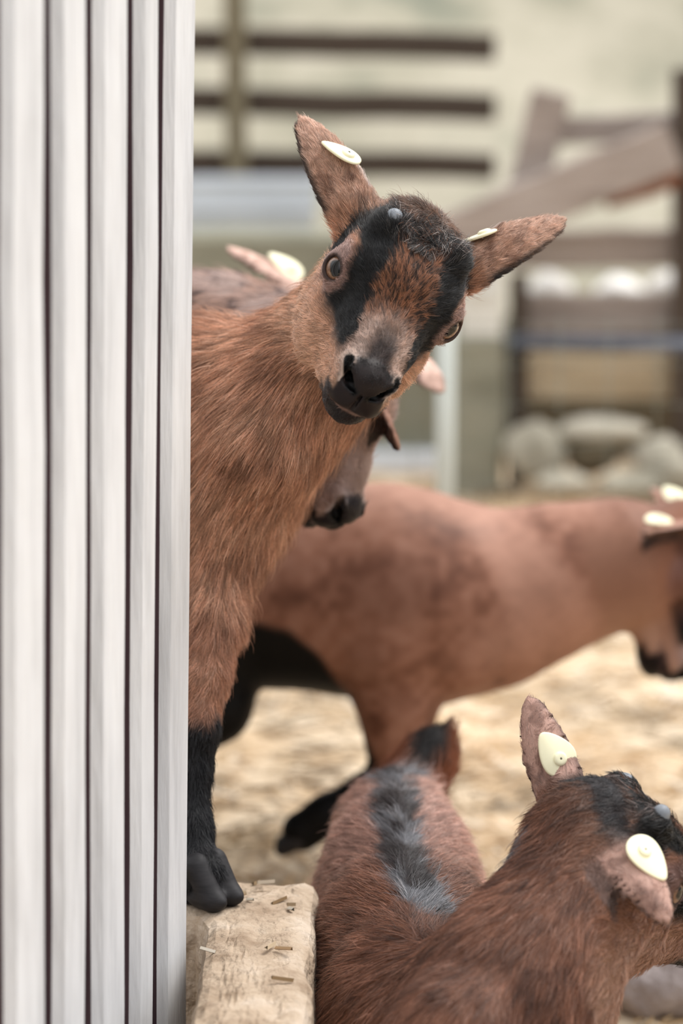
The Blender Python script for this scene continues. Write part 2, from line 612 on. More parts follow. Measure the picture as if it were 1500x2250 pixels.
class MB:
    """collects boxes, rocks and prisms for ONE mesh object"""
    def __init__(self):
        self.v = []; self.f = []

    def prism(self, a, b, w, t, up=(0, 0, 1), bev=0.004, wob=0.0, seg=1):
        """a bevelled bar from a to b, w wide (across) and t thick (along up)"""
        a = np.asarray(a, float); b = np.asarray(b, float)
        d = nrm(b - a); u = nrm(np.asarray(up, float) - d * np.dot(up, d)); s = np.cross(d, u)
        hw, ht = w / 2, t / 2
        ring = [(-hw + bev, -ht), (hw - bev, -ht), (hw, -ht + bev), (hw, ht - bev), (hw - bev, ht), (-hw + bev, ht), (-hw, ht - bev), (-hw, -ht + bev)]
        o = len(self.v)
        n = seg + 1
        sta = [(0, 0.0)] + [(0 + bev * 0.7, 1)] + [((np.linalg.norm(b - a)) * k / seg, 1) for k in range(1, seg)] + [(np.linalg.norm(b - a) - bev * 0.7, 1), (np.linalg.norm(b - a), 0.0)]
        for x, full in sta:
            k = 1 - (0 if full else bev / max(min(hw, ht), 1e-4) * 0.7)
            off = np.array([random.uniform(-wob, wob), random.uniform(-wob, wob)]) if wob else (0, 0)
            for p, q in ring:
                self.v.append(a + d * x + s * (p * k + off[0]) + u * (q * k + off[1]))
        m = len(sta)
        for i in range(m - 1):
            for j in range(8):
                self.f.append((o + i * 8 + j, o + i * 8 + (j + 1) % 8, o + (i + 1) * 8 + (j + 1) % 8, o + (i + 1) * 8 + j))
        for i, rev in ((0, True), (m - 1, False)):
            r = [o + i * 8 + j for j in range(8)]
            for q in ((r[0], r[1], r[2], r[7]), (r[7], r[2], r[3], r[6]), (r[6], r[3], r[4], r[5])):
                self.f.append(q[::-1] if rev else q)

    def build(self, name, mat, parent=None, smooth=False):
        me = bpy.data.meshes.new(name)
        me.from_pydata([tuple(map(float, p)) for p in self.v], [], [tuple(map(int, f)) for f in self.f])
        bm_fix(me, smooth)
        me.materials.append(mat)
        return link(name, me, parent)


def bm_fix(me, smooth):
    import bmesh
    bm = bmesh.new(); bm.from_mesh(me)
    bmesh.ops.recalc_face_normals(bm, faces=bm.faces)
    bm.to_mesh(me); bm.free()
    for p in me.polygons:
        p.use_smooth = smooth


def rock(name, c, r, mat, seed, flat=1.0, parent=None):
    """a lumpy stone: sphere pushed about by noise, with a few broken faces"""
    rr = np.random.default_rng(seed)
    nu, nv = 40, 24
    th = np.linspace(0.02, math.pi - 0.02, nv)[:, None]; ph = np.linspace(0, 2 * math.pi, nu, endpoint=False)[None]
    d = np.stack([np.sin(th) * np.cos(ph), np.sin(th) * np.sin(ph), np.cos(th) + 0 * ph], -1).reshape(-1, 3)
    k = 1 + 0.30 * (hash_noise(d + seed * 3.1, 1.3, seed) - 0.5) + 0.14 * (hash_noise(d + seed, 3.5, seed + 1) - 0.5)
    for _ in range(7):
        n = nrm(rr.normal(size=3)); lim = rr.uniform(0.72, 0.9)
        k = np.minimum(k, lim / np.maximum(d @ n, 0.05))
    v = d * k[:, None] * np.asarray(r) + np.asarray(c)
    i = np.arange(nv - 1)[:, None] * nu; j = np.arange(nu)[None]; j2 = (j + 1) % nu
    f = np.stack([i + j, i + nu + j, i + nu + j2, i + j2], -1).reshape(-1, 4)
    return link(name, mesh_np(name, v, f, mat), parent)


M_WHITEWOOD = mat_noise('whitewashed_wood', [(196, 197, 199), (222, 223, 225), (232, 233, 234)], 5, 0.7, 0.25, (6, 6, 0.7), bscale=30)
M_GAP = mat_noise('dark_gap_wood', [(70, 52, 58), (98, 78, 82)], 8, 0.9, 0, (4, 4, 0.5))
M_STRAWFLOOR = mat_noise('straw_floor', [(134, 110, 84), (192, 167, 135), (216, 198, 172), (180, 153, 121)], 9, 0.9, 0.5, (1, 1.6, 1), bscale=60)
M_CONCRETE = mat_noise('rough_ledge', [(140, 118, 96), (186, 166, 144), (210, 194, 176)], 22, 0.9, 1.0, bscale=70)
M_MOSS = mat_noise('mossy_wall', [(106, 106, 92), (140, 138, 122), (122, 122, 104)], 5, 0.9, 0.4, (1, 1, 2.2), bscale=26)
M_HILL = mat_noise('dry_grass', [(110, 112, 97), (147, 142, 124), (166, 159, 142), (131, 131, 113)], 3.2, 0.95, 0.5, (1, 0.7, 1), bscale=40)
M_OLDWOOD = mat_noise('weathered_grey_wood', [(126, 114, 106), (160, 148, 140), (178, 167, 160)], 6, 0.85, 0.4, (0.7, 5, 5), bscale=26)
M_DARKWOOD = mat_noise('dark_rail_wood', [(54, 45, 38), (78, 67, 58), (70, 58, 47)], 6, 0.85, 0.3, (0.7, 5, 5), bscale=26)
M_POSTWOOD = mat_noise('olive_post_wood', [(104, 96, 76), (130, 120, 98)], 8, 0.85, 0.3, (5, 5, 0.7), bscale=26)
M_TANWOOD = mat_noise('tan_board_wood', [(174, 154, 126), (206, 188, 158), (188, 170, 146)], 6, 0.85, 0.4, (0.7, 5, 5), bscale=26)
M_RUST = mat_noise('reddish_board_wood', [(120, 72, 50), (150, 96, 70)], 6, 0.85, 0.3, (0.7, 5, 5))
M_STONE = mat_noise('field_stone', [(124, 120, 106), (168, 162, 146), (186, 180, 166)], 7, 0.9, 0.6, bscale=30)
M_PALESTONE = mat_noise('pale_limestone', [(206, 202, 196), (232, 229, 224)], 7, 0.9, 0.4)
M_GREYSTONE = mat_noise('grey_stone', [(134, 124, 122), (170, 160, 158)], 22, 0.9, 0.6, bscale=80)
M_ZINC = mat_noise('zinc_sheet', [(200, 205, 210), (224, 228, 232)], 6, 0.5, 0, spec=0.5)
M_PALEPOST = mat_noise('pale_post', [(176, 182, 176), (198, 203, 196)], 9, 0.6, 0.1, (6, 6, 0.6))
M_WHITEBOX = mat_noise('white_crate', [(206, 206, 200), (222, 222, 216)], 4, 0.5)
M_BLUEPIPE = mat_noise('dark_hose', [(84, 90, 102), (112, 118, 130)], 8, 0.5)
M_EARTH = mat_noise('dark_earth', [(62, 54, 42), (98, 88, 70), (82, 76, 58)], 9, 0.95, 0.6, bscale=40)
M_WIRE = mat_noise('galvanised_wire', [(110, 114, 104), (132, 136, 126)], 20, 0.5)

# ground of the yard
gx = np.linspace(-3, 3, 121); gy = np.linspace(0.4, 9.0, 173)
GX, GY = np.meshgrid(gx, gy, indexing='ij')
gp = np.stack([GX.ravel(), GY.ravel(), np.zeros(GX.size)], 1)
gz = FLOOR + 0.030 * (hash_noise(gp, 5.0, 21) - 0.5) + 0.008 * (hash_noise(gp, 17.0, 22) - 0.5)
gp[:, 2] = gz
ii = np.arange(120)[:, None] * 173; jj = np.arange(172)[None]
gf = np.stack([ii + jj, ii + 173 + jj, ii + 174 + jj, ii + 1 + jj], -1).reshape(-1, 4)
tag(link('floor', mesh_np('floor', gp, gf, M_STRAWFLOOR)), 'straw covered yard floor', kind='structure')

# loose straw, more than anyone could count: one object
def straw(name, n, xr, yr, z0, seed, zj=0.010, lr=(0.02, 0.075)):
    r = np.random.default_rng(seed)
    c = np.stack([r.uniform(*xr, n), r.uniform(*yr, n), np.full(n, z0)], 1)
    if n > 1000: c[:, 2] = FLOOR + 0.030 * (hash_noise(c * np.array([1, 1, 0]), 5.0, 21) - 0.5) + 0.008 * (hash_noise(c * np.array([1, 1, 0]), 17.0, 22) - 0.5)
    c[:, 2] += r.uniform(0.0, zj, n)
    a = r.uniform(0, math.pi, n); til = r.normal(0, 0.22, n)
    L = r.uniform(*lr, n); w = r.uniform(0.0008, 0.0019, n)
    d = np.stack([np.cos(a) * np.cos(til), np.sin(a) * np.cos(til), np.sin(til)], 1)
    s = np.stack([-np.sin(a), np.cos(a), np.zeros(n)], 1); u = np.cross(d, s)
    vs = []
    for e in (-0.5, 0.5):
        for k in range(3):
            t = 2 * math.pi * k / 3
            vs.append(c + d * (e * L)[:, None] + (s * math.cos(t) + u * math.sin(t)) * w[:, None])
    v = np.stack(vs, 1).reshape(-1, 3)
    b = np.arange(n)[:, None] * 6
    f = np.concatenate([b + np.array([[k, (k + 1) % 3, 3 + (k + 1) % 3, 3 + k]]) for k in range(3)])
    pal = np.array([srgb(222, 202, 172), srgb(208, 182, 146), srgb(190, 160, 120), srgb(236, 224, 204), srgb(160, 130, 96), srgb(124, 100, 76)])
    col = np.repeat(pal[r.choice(6, n, p=[.26, .26, .2, .14, .09, .05])], 6, 0)
    col = col * np.repeat(0.55 + 0.66 * sstep(0.25, 0.70, hash_noise(c * np.array([1, 1, 0]), 7.0, 77) * 0.6 + hash_noise(c * np.array([1, 1, 0]), 21.0, 78) * 0.4), 6)[:, None]
    return link(name, mesh_np(name, v, f, M_STRAW, col, smooth=False))
M_STRAW = mat_vcol('straw_stalks', 0.5, 0.4)
tag(straw('loose_straw', 24000, (-1.0, 1.3), (0.9, 4.9), FLOOR - 0.002, 5), 'loose golden straw strewn over the yard floor', 'straw', kind='stuff')

# slatted shed wall on the left, running away from the camera
WU = np.array([-0.253892, -0.967232, 0.0]); WE = np.array([-0.09918, 1.86, 0.0])
WN = np.array([WU[1], -WU[0], 0.0]) * -1.0
if WN[0] < 0: WN = -WN
lean = np.array([0.0175, 0.0, 1.0])
wb = MB()
cuts = [-0.0, 0.0623, 0.1206, 0.194, 0.2632, 0.3412, 0.4134, 0.4888]
zb, zt = FLOOR, 1.25
for a, b in zip(cuts[:-1], cuts[1:]):
    g = 0.0108
    m = (a + b) / 2
    if a == 0.0:
        c = WE + WU * ((0.0 + b - g) / 2); w = b - g
    else:
        c = WE + WU * m; w = b - a - 2 * g
    c = c - WN * 0.011
    lo = c + np.array([lean[0] * (zb - 0.37), 0, zb]); hi = c + np.array([lean[0] * (zt - 0.37), 0, zt])
    wb.prism(lo, hi, 0.022, w, up=WU, bev=0.0060, wob=0.0006, seg=14)
wall = wb.build('wall_left', M_WHITEWOOD)
wall.data.materials.append(M_GAP)                            # the sawn edges inside the gaps were never whitewashed
for p in wall.data.polygons:
    c_ = Vector(p.center) - Vector(WE)
    if abs(p.normal.dot(Vector(WU))) > 0.8 and c_.dot(Vector(WU)) > 0.01:
        p.material_index = 1
tag(wall, 'whitewashed wall of upright boards with dark gaps', kind='structure')
gb = MB()
c = WE + WU * 0.2484 - WN * 0.030
gb.prism(c + np.array([lean[0] * (zb - 0.37), 0, zb]), c + np.array([lean[0] * (zt - 0.37), 0, zt]), 0.012, 0.4768, up=WU, bev=0.003)
tag(gb.build('wall_left_backing', M_GAP), 'dark backing behind the upright boards', kind='structure')

# rough ledge at the foot of the wall
def ledge():
    out = [(-0.093, 1.45), (-0.021, 1.45), (-0.019, 1.70), (-0.017, 1.955), (-0.118, 1.962), (-0.128, 2.06), (-0.13, 2.40), (-0.30, 2.62), (-0.85, 2.62), (-0.85, 1.905), (-0.20, 1.905), (-0.102, 1.885), (-0.094, 1.86)]
    B = MB()
    import bmesh
    bm = bmesh.new()
    vb = [bm.verts.new((x, y, FLOOR - 0.02)) for x, y in out]
    f = bm.faces.new(vb)
    r = bmesh.ops.extrude_face_region(bm, geom=[f])
    for e in r['geom']:
        if isinstance(e, bmesh.types.BMVert): e.co.z = LEDGE
    bmesh.ops.recalc_face_normals(bm, faces=bm.faces)
    bmesh.ops.bevel(bm, geom=[e for e in bm.edges if all(v.co.z > 0 for v in e.verts)], offset=0.016, segments=4, affect='EDGES', profile=0.6)
    bmesh.ops.triangulate(bm, faces=[f for f in bm.faces if len(f.verts) > 4])
    bmesh.ops.subdivide_edges(bm, edges=[e for e in bm.edges if e.calc_length() > 0.05], cuts=6, use_grid_fill=True)
    bmesh.ops.subdivide_edges(bm, edges=[e for e in bm.edges if e.calc_length() > 0.012], cuts=2, use_grid_fill=True)
    bm.normal_update()
    co = np.array([v.co[:] for v in bm.verts])
    k = 0.007 * (hash_noise(co, 28, 81) - 0.5) + 0.004 * (hash_noise(co, 90, 82) - 0.5)
    for v, q in zip(bm.verts, k):
        if v.co.z > FLOOR + 0.02: v.co += v.normal * float(q)
    me = bpy.data.meshes.new('ledge'); bm.to_mesh(me); bm.free()
    me.materials.append(M_CONCRETE)
    return link('ledge', me)
tag(ledge(), 'rough pale concrete ledge beside the slatted wall', 'ledge', kind='structure')
tag(straw('straw_wisps', 12, (-0.09, -0.03), (1.74, 1.95), LEDGE + 0.001, 9, 0.002, (0.006, 0.018)), 'short straw wisps scattered on the concrete ledge', 'straw', kind='stuff')

# hillside
hx_ = np.linspace(-4, 5, 91); hy_ = np.linspace(5.35, 16, 108)
HX, HY = np.meshgrid(hx_, hy_, indexing='ij')
hp = np.stack([HX.ravel(), HY.ravel(), np.zeros(HX.size)], 1)
hp[:, 2] = FLOOR - 0.02 + np.clip((HY.ravel() - 5.4) * 0.42, 0, None) + 0.10 * (hash_noise(hp, 1.4, 31) - 0.5) + 0.04 * (hash_noise(hp, 5.0, 32) - 0.5)
i2 = np.arange(90)[:, None] * 108; j2_ = np.arange(107)[None]
hf = np.stack([i2 + j2_, i2 + 108 + j2_, i2 + 109 + j2_, i2 + 1 + j2_], -1).reshape(-1, 4)
tag(link('hill', mesh_np('hill', hp, hf, M_HILL)), 'pale dry grass slope behind the yard', kind='structure')

# low mossy wall behind the yard
YB = 5.0
wt = P(700, 512, YB)[2]
x0, x1 = P(-700, 500, YB)[0], P(1105, 500, YB)[0]
mb = MB(); mb.prism((x0, YB + 0.06, (FLOOR - .02 + wt) / 2), (x1, YB + 0.06, (FLOOR - .02 + wt) / 2), 0.12, wt - FLOOR + .02, bev=0.012, wob=0.003, seg=12)
tag(mb.build('wall_back', M_MOSS), 'low greenish grey wall behind the yard', kind='structure')
kb = MB(); zk = P(900, 1062, YB - 0.03)[2]
kb.prism((x0, YB - 0.02, (FLOOR + zk) / 2 + 0.012), (x1, YB - 0.02, (FLOOR + zk) / 2 + 0.012), 0.05, abs(zk - FLOOR) + 0.045, bev=0.008, seg=6)
tag(kb.build('baseboard_back', M_ZINC), 'pale kerb strip at the foot of the low wall', kind='structure')


def bar(px0, py0, px1, py1, Y0, Y1, hpx, depth):
    """(a, b, height) of a board whose ends show at two photo positions"""
    a = P(px0, py0, Y0); b = P(px1, py1, Y1)
    return a, b, hpx / FPX * (Y0 + Y1) / 2, depth

# rail fence on the slope, left
YF = 5.62
fr = empty('rail_fence', P(515, 560, YF))
tag(fr, 'dark three rail timber fence with one upright post on the grass slope', 'fence')
for py0, py1, h in ((90, 104, 60), (222, 238, 60), (358, 366, 56)):
    m = MB(); a, b, hh, dd = bar(150, py0 - 6, 1088, py1, YF, YF, h, 0.03)
    m.prism(a, b, dd, hh, bev=0.004, wob=0.002, seg=8)
    m.build('rail', M_DARKWOOD, fr)
m = MB(); a = P(512, -260, YF - 0.05); b = P(522, 640, YF - 0.05)
m.prism(b, a, 0.042, 0.042, up=(0, 1, 0), bev=0.006, wob=0.001, seg=6); m.build('post', M_POSTWOOD, fr)
m = MB(); a = P(-60, -260, YF - 0.05); b = P(-50, 640, YF - 0.05)
m.prism(b, a, 0.042, 0.042, up=(0, 1, 0), bev=0.006, wob=0.001, seg=6); m.build('post', M_POSTWOOD, fr)

# zinc trough behind the low wall
def trough():
    a = P(395, 505, 5.30); b = P(700, 505, 5.30)
    zt_ = P(600, 398, 5.30)[2]; zb_ = a[2] - 0.05
    t = empty('water_trough', ((a[0] + b[0]) / 2, 5.38, zb_))
    tag(t, 'pale zinc water trough between the low wall and the rail fence', 'trough')
    import bmesh
    bm = bmesh.new()
    pts = []
    for z, k in ((zb_, 0.90), (zt_, 1.0), (zt_, 0.965), (zb_ + 0.01, 0.87)):
        r = []
        for x, y in ((-1, -1), (1, -1), (1, 1), (-1, 1)):
            r.append(bm.verts.new(((a[0] + b[0]) / 2 + x * k * (b[0] - a[0]) / 2, 5.38 + y * k * 0.08, z)))
        pts.append(r)
    for r0, r1 in zip(pts[:-1], pts[1:]):
        for k in range(4):
            bm.faces.new((r0[k], r0[(k + 1) % 4], r1[(k + 1) % 4], r1[k]))
    bm.faces.new(pts[0][::-1]); bm.faces.new(pts[-1])
    bmesh.ops.recalc_face_normals(bm, faces=bm.faces)
    bmesh.ops.bevel(bm, geom=list(bm.edges), offset=0.004, segments=2, affect='EDGES')
    me = bpy.data.meshes.new('tub'); bm.to_mesh(me); bm.free(); me.materials.append(M_ZINC)
    link('tub', me, t)
    m = MB(); zz = zt_ - (zt_ - zb_) * 0.38
    m.prism((a[0] + 0.004, 5.295, zz), (b[0] - 0.004, 5.295, zz), 0.008, 0.012, bev=0.003); m.build('rib', M_ZINC, t)
trough()

# pale post with wire netting in front of the low wall
YP = 3.45
pf = empty('wire_fence', P(978, 1200, YP) * np.array([1, 1, 0]) + np.array([0, 0, FLOOR]))
tag(pf, 'thin wire netting held by a pale round post behind the walking kid', 'fence')
def rod(mb_, a, b, r, n=12):
    a = np.asarray(a, float); b = np.asarray(b, float); d = nrm(b - a)
    s = nrm(np.cross(d, [0.3, 1, 0.2])); u = np.cross(d, s); o = len(mb_.v)
    for q in (a, b):
        for k in range(n):
            t = 2 * math.pi * k / n
            mb_.v.append(q + (s * math.cos(t) + u * math.sin(t)) * r)
    for k in range(n):
        mb_.f.append((o + k, o + (k + 1) % n, o + n + (k + 1) % n, o + n + k))
    mb_.f.append(tuple(o + k for k in range(n))[::-1]); mb_.f.append(tuple(o + n + k for k in range(n)))
pt = P(980, 590, YP); pb = P(976, 1300, YP); pb = pt + (pb - pt) * ((FLOOR - pt[2]) / (pb[2] - pt[2]))
m = MB(); rod(m, pb, pt, 0.0118, 20); m.build('post', M_PALEPOST, pf, True)
m = MB()
for k in range(9):
    z = FLOOR + 0.03 + k * 0.05
    rod(m, (pb[0] - 0.10, YP + 0.013, z), (pb[0] + 0.62, YP + 0.013, z), 0.0006, 6)
for k in range(13):
    x = pb[0] - 0.10 + k * 0.06
    rod(m, (x, YP + 0.014, FLOOR), (x, YP + 0.014, FLOOR + 0.44), 0.0006, 6)
m.build('wire_netting', M_WIRE, pf, True)

# board fence on the right
YR = 4.85
bf = empty('board_fence', P(1300, 1050, YR) * np.array([1, 1, 0]) + np.array([0, 0, FLOOR]))
tag(bf, 'weathered grey board fence above the stones with a leaning post and diagonal brace', 'fence')
def board(name, mat, px0, py0, px1, py1, h, Y=YR, th=0.024, wob=0.002, parent=None, Y1=None):
    m = MB(); a, b, hh, dd = bar(px0, py0, px1, py1, Y, Y1 or Y, h, th)
    d = nrm(b - a)
    m.prism(a, b, dd, hh, up=(0, 0, 1) if abs(d[2]) < 0.9 else (1, 0, 0), bev=0.004, wob=wob, seg=8)
    return m.build(name, mat, parent or bf)
board('board', M_OLDWOOD, 1225, 285, 1720, 268, 62)
board('board', M_OLDWOOD, 1120, 548, 1720, 540, 86, YR + 0.02)
board('board', M_OLDWOOD, 1128, 690, 1720, 688, 92)
board('board', M_TANWOOD, 1128, 806, 1720, 808, 62)
board('board', M_TANWOOD, 1128, 856, 1720, 856, 40)
board('brace', M_OLDWOOD, 940, 545, 1480, 318, 112, YR - 0.10, 0.03)
board('brace', M_RUST, 1330, 442, 1500, 392, 34, YR - 0.05, 0.03)
m = MB(); m.prism(P(1150, 450, YR - 0.03), P(1212, 200, YR - 0.03), 0.040, 0.066, up=(1, 0, 0), bev=0.006, seg=5); m.build('post', M_OLDWOOD, bf)
m = MB(); b_ = P(1500, 1000, YR - 0.04); b_[2] = FLOOR; m.prism(b_, P(1502, 150, YR - 0.04), 0.035, 0.05, up=(0, 1, 0), bev=0.006, seg=5); m.build('post', M_DARKWOOD, bf)
m = MB(); b_ = P(1136, 1000, YR - 0.035); b_[2] = FLOOR; m.prism(b_, P(1140, 600, YR - 0.035), 0.030, 0.04, up=(0, 1, 0), bev=0.006, seg=5); m.build('post', M_DARKWOOD, bf)

hz = MB(); rod(hz, P(1105, 752, YR - 0.078), P(1700, 762, YR - 0.078), 0.013, 14)
tag(hz.build('water_hose', M_BLUEPIPE, None, True), 'dark blue grey hose running along the board fence', 'hose')

# earth bank behind the boards, pale rocks on it
zb2 = P(1300, 700, 5.2)[2]
eb = MB(); eb.prism((P(1112, 700, 5.2)[0], 5.2, (zb2 + FLOOR) / 2), (2.2, 5.2, (zb2 + FLOOR) / 2), 0.18, zb2 - FLOOR + 0.02, bev=0.02, wob=0.004, seg=14)
tag(eb.build('wall_right', M_EARTH), 'dark earth bank behind the board fence', kind='structure')
pr = [(1210, 628, 52, 'pale rounded rock behind the fence, next to the white crate'),
      (1289, 655, 20, 'smallest pale rock behind the fence, between two bigger ones'),
      (1360, 630, 50, 'broad pale rock in the middle of the row behind the fence boards'),
      (1466, 628, 50, 'pale rock behind the fence beside the dark end post')]
for k, (px, py, r, lb) in enumerate(pr):
    c = P(px, py, 5.2); rr = r * 1.12 / FPX * 5.2
    c[2] = zb2 + rr * 0.72 + 0.005
    tag(rock('pale_rock', c, (rr * 0.98, rr * 1.0, rr), M_PALESTONE, 60 + k), lb, 'rock', 'pale rocks on the bank')

# white crate on the low wall's end
def crate():
    a = P(1003, 742, 4.72); b = P(1108, 590, 4.72)
    z0, z1 = FLOOR, b[2]
    cx = (a[0] + b[0]) / 2; w = b[0] - a[0]
    c = empty('storage_crate', (cx, 4.78, a[2]))
    tag(c, 'white plastic crate on a mossy pillar beside the board fence', 'crate')
    import bmesh
    bm = bmesh.new()
    rings = []
    for z, k in ((a[2], 0.90), (b[2] - 0.012, 0.98), (b[2] - 0.012, 1.04), (b[2], 1.04), (b[2], 0.92), (a[2] + 0.006, 0.85)):
        rings.append([bm.verts.new((cx + x * k * w / 2, 4.78 + y * k * 0.05, z)) for x, y in ((-1, -1), (1, -1), (1, 1), (-1, 1))])
    for r0, r1 in zip(rings[:-1], rings[1:]):
        for k in range(4): bm.faces.new((r0[k], r0[(k + 1) % 4], r1[(k + 1) % 4], r1[k]))
    bm.faces.new(rings[0][::-1]); bm.faces.new(rings[-1])
    bmesh.ops.recalc_face_normals(bm, faces=bm.faces)
    bmesh.ops.bevel(bm, geom=list(bm.edges), offset=0.002, segments=2, affect='EDGES')
    me = bpy.data.meshes.new('tub'); bm.to_mesh(me); bm.free(); me.materials.append(M_WHITEBOX)
    link('tub', me, c)
    m = MB(); m.prism((cx - w * 0.25, 4.72, (a[2] + b[2]) / 2 + 0.02), (cx + w * 0.25, 4.72, (a[2] + b[2]) / 2 + 0.02), 0.008, 0.012, bev=0.003); m.build('handle', M_WHITEBOX, c)
    p = MB(); p.prism((cx, 4.78, FLOOR - 0.01), (cx, 4.78, a[2] - 0.0005), 0.11, w * 1.05, up=(1, 0, 0), bev=0.008, wob=0.002, seg=5)
    tag(p.build('stone_pillar', M_MOSS), 'mossy green pillar under the white crate', 'pillar')
crate()

# field stones along the foot of the board fence
st = [(1172, 975, (72, 60, 72), 1, 'pale round field stone at the foot of the fence, nearest the pale post'),
      (1330, 925, (105, 60, 30), 2, 'long flat capstone lying over the dark hollow'),
      (1300, 985, (56, 50, 46), 3, 'dark round stone in the hollow under the flat capstone'),
      (1440, 985, (66, 55, 62), 4, 'sloping field stone beside the dark end post'),
      (1235, 1040, (64, 40, 26), 5, 'low flat stone in front of the round field stone'),
      (1395, 1045, (80, 40, 30), 6, 'low broad pale stone in front of the stone heap'),
      (1500, 1030, (60, 40, 46), 7, 'grey stone at the right end of the stone heap')]
for px, py, r, sd, lb in st:
    Yy = 4.70 if py < 1000 else 4.60
    c = P(px, py + 20, Yy); rr = np.array(r) / FPX * Yy
    tag(rock('field_stone', c, rr, M_STONE if sd not in (3,) else M_EARTH, sd * 7), lb, 'stone', 'field stones under the fence')
c = P(1470, 2262, 2.25)
tag(rock('grey_stone', (c[0], c[1], FLOOR + 0.022), (0.055, 0.04, 0.036), M_GREYSTONE, 91), 'grey stone on the straw below the lying kid\'s muzzle', 'stone')

# ---------------------------------------------------------------- goat colours
C_BROWN = srgb(200, 148, 116)
C_LIGHT = srgb(232, 194, 164)
C_DARK = srgb(130, 85, 62)
C_BLACK = srgb(14, 13, 14)
C_GREY = srgb(196, 178, 168)
C_PINK = srgb(172, 142, 134)
C_NOSE = srgb(34, 27, 26)


def mixc(a, b, t):
    return a * (1 - t[:, None]) + b * t[:, None]


def face_colour(L, r=None):
    """coat colour over the head in head coordinates; also how much of the face is bare skin"""
    x, y, z = np.abs(L[:, 0]), L[:, 1], L[:, 2]
    N = len(L)
    rv = r.random(N) if r is not None else np.full(N, 0.5)
    n1 = hash_noise(L, 90, 3)
    n2 = hash_noise(L, 260, 5)
    col = np.tile(C_BROWN, (N, 1))
    col = mixc(col, C_LIGHT, sstep(-0.010, -0.045, z) * 0.55)
    # forehead: brown ticked with black
    fore = sstep(0.030, 0.020, x) * sstep(-0.020, 0.0, z) * sstep(0.066, 0.030, y)
    n3 = hash_noise(L * np.array([1.0, 0.30, 0.6]), 900, 8)
    tick = sstep(0.42, 0.56, n3 * 0.75 + rv * 0.25) if r is not None else np.full(N, 0.45)
    col = mixc(col, srgb(150, 92, 56), fore * 0.7)
    col = mixc(col, C_BLACK, fore * tick * 0.92)
    # black blazes from the brow, past the inner corner of the eye to the side of the nose
    cx = 0.0270 + 0.0110 * sstep(0.002, -0.030, y) - 0.0050 * sstep(0.02, 0.055, y)
    hw = 0.0112 * sstep(-0.044, -0.026, y) * (1 - 0.62 * sstep(0.004, 0.050, y))
    bl = sstep(1.25, 0.80, np.abs(x - cx) / np.maximum(hw, 1e-4) + (n2 - 0.5) * 0.5) * sstep(0.066, 0.056, y) * sstep(-0.030, -0.018, z)
    col = mixc(col, C_BLACK, bl)
    # pale skin ring round the eye
    e = np.sqrt(((x - 0.044) / 1.0) ** 2 + ((y - 0.004) / 1.25) ** 2 + (z + 0.001) ** 2)
    ring = sstep(0.0250, 0.0180, e) * (1 - bl * sstep(0.012, 0.018, e))
    col = mixc(col, C_PINK, ring * 0.9)
    rim = sstep(0.0125, 0.0110, e)
    # nose bridge greying towards the muzzle
    br = sstep(0.034, 0.058, y) * sstep(-0.034, -0.016, z) * (1 - bl)
    col = mixc(col, C_GREY, br * 0.75 * (0.7 + 0.5 * n1))
    ctr = sstep(0.012, 0.004, x) * sstep(0.046, 0.066, y) * sstep(-0.033, -0.021, z)
    col = mixc(col, srgb(66, 56, 55), ctr * 0.95)
    # dark nose pad, lips and chin
    nose = sstep(0.0735, 0.0800, y + 0.25 * (z + 0.024) - 0.3 * np.maximum(x - 0.012, 0) + (n1 - .5) * 0.004)
    lips = sstep(0.056, 0.064, y - 0.15 * (x - 0.010) + (n1 - .5) * 0.004) * sstep(-0.0320, -0.0375, z)
    chin = sstep(0.044, 0.056, y + (n1 - .5) * 0.008) * sstep(-0.049, -0.055, z)
    dark = np.maximum(nose, np.maximum(lips, chin))
    col = mixc(col, C_NOSE, dark)
    # black inside of the nostrils
    Q = np.stack([x, y, z], 1)
    dn = np.full(N, 9.0)
    for a_, b_ in ((np.array([.0048, .0870, -.0275]), np.array([.0118, .0850, -.0245])), (np.array([.0118, .0850, -.0245]), np.array([.0185, .0780, -.0140])), (np.array([.0118, .0840, -.0240]), np.array([.0100, .0720, -.0240]))):
        ab = b_ - a_
        t_ = np.clip(((Q - a_) @ ab) / (ab @ ab), 0, 1)
        dn = np.minimum(dn, np.linalg.norm(Q - a_ - t_[:, None] * ab, axis=1))
    col = mixc(col, srgb(212, 188, 172), sstep(0.0100, 0.0070, dn) * sstep(0.0125, 0.0165, x) * (y < 0.082) * 0.65)
    col = mixc(col, np.array([0.003, 0.003, 0.003]), sstep(0.0045, 0.0038, dn))
    # paler edge of the upper lip along the mouth line, dark rims of the eyelids
    dm = np.full(N, 9.0)
    mp_ = np.array([(0.0, 0.0880, -0.0480), (0.010, 0.0845, -0.0470), (0.0180, 0.072, -0.0430), (0.0215, 0.055, -0.0400)])
    for a_, b_ in zip(mp_[:-1], mp_[1:]):
        ab = b_ - a_
        t_ = np.clip(((Q - a_) @ ab) / (ab @ ab), 0, 1)
        q_ = Q - a_ - t_[:, None] * ab
        dm = np.minimum(dm, np.where(q_[:, 2] > -0.0005, np.linalg.norm(q_, axis=1), 9.0))
    col = mixc(col, srgb(150, 122, 112), np.exp(-((dm - 0.0030) / 0.0011) ** 2) * 0.55)
    lid = np.linalg.norm(Q - np.array([0.0477, 0.0097, 0.0015]), axis=1)
    col = mixc(col, srgb(38, 28, 26), sstep(0.0101, 0.0093, lid) * 0.75)
    # tuft between the horn buds
    tf = sstep(0.030, 0.016, np.sqrt((x * 0.75) ** 2 + (y + 0.022) ** 2)) * sstep(0.022, 0.032, z)
    tb = sstep(0.26, 0.38, n1 * 0.5 + rv * 0.5)
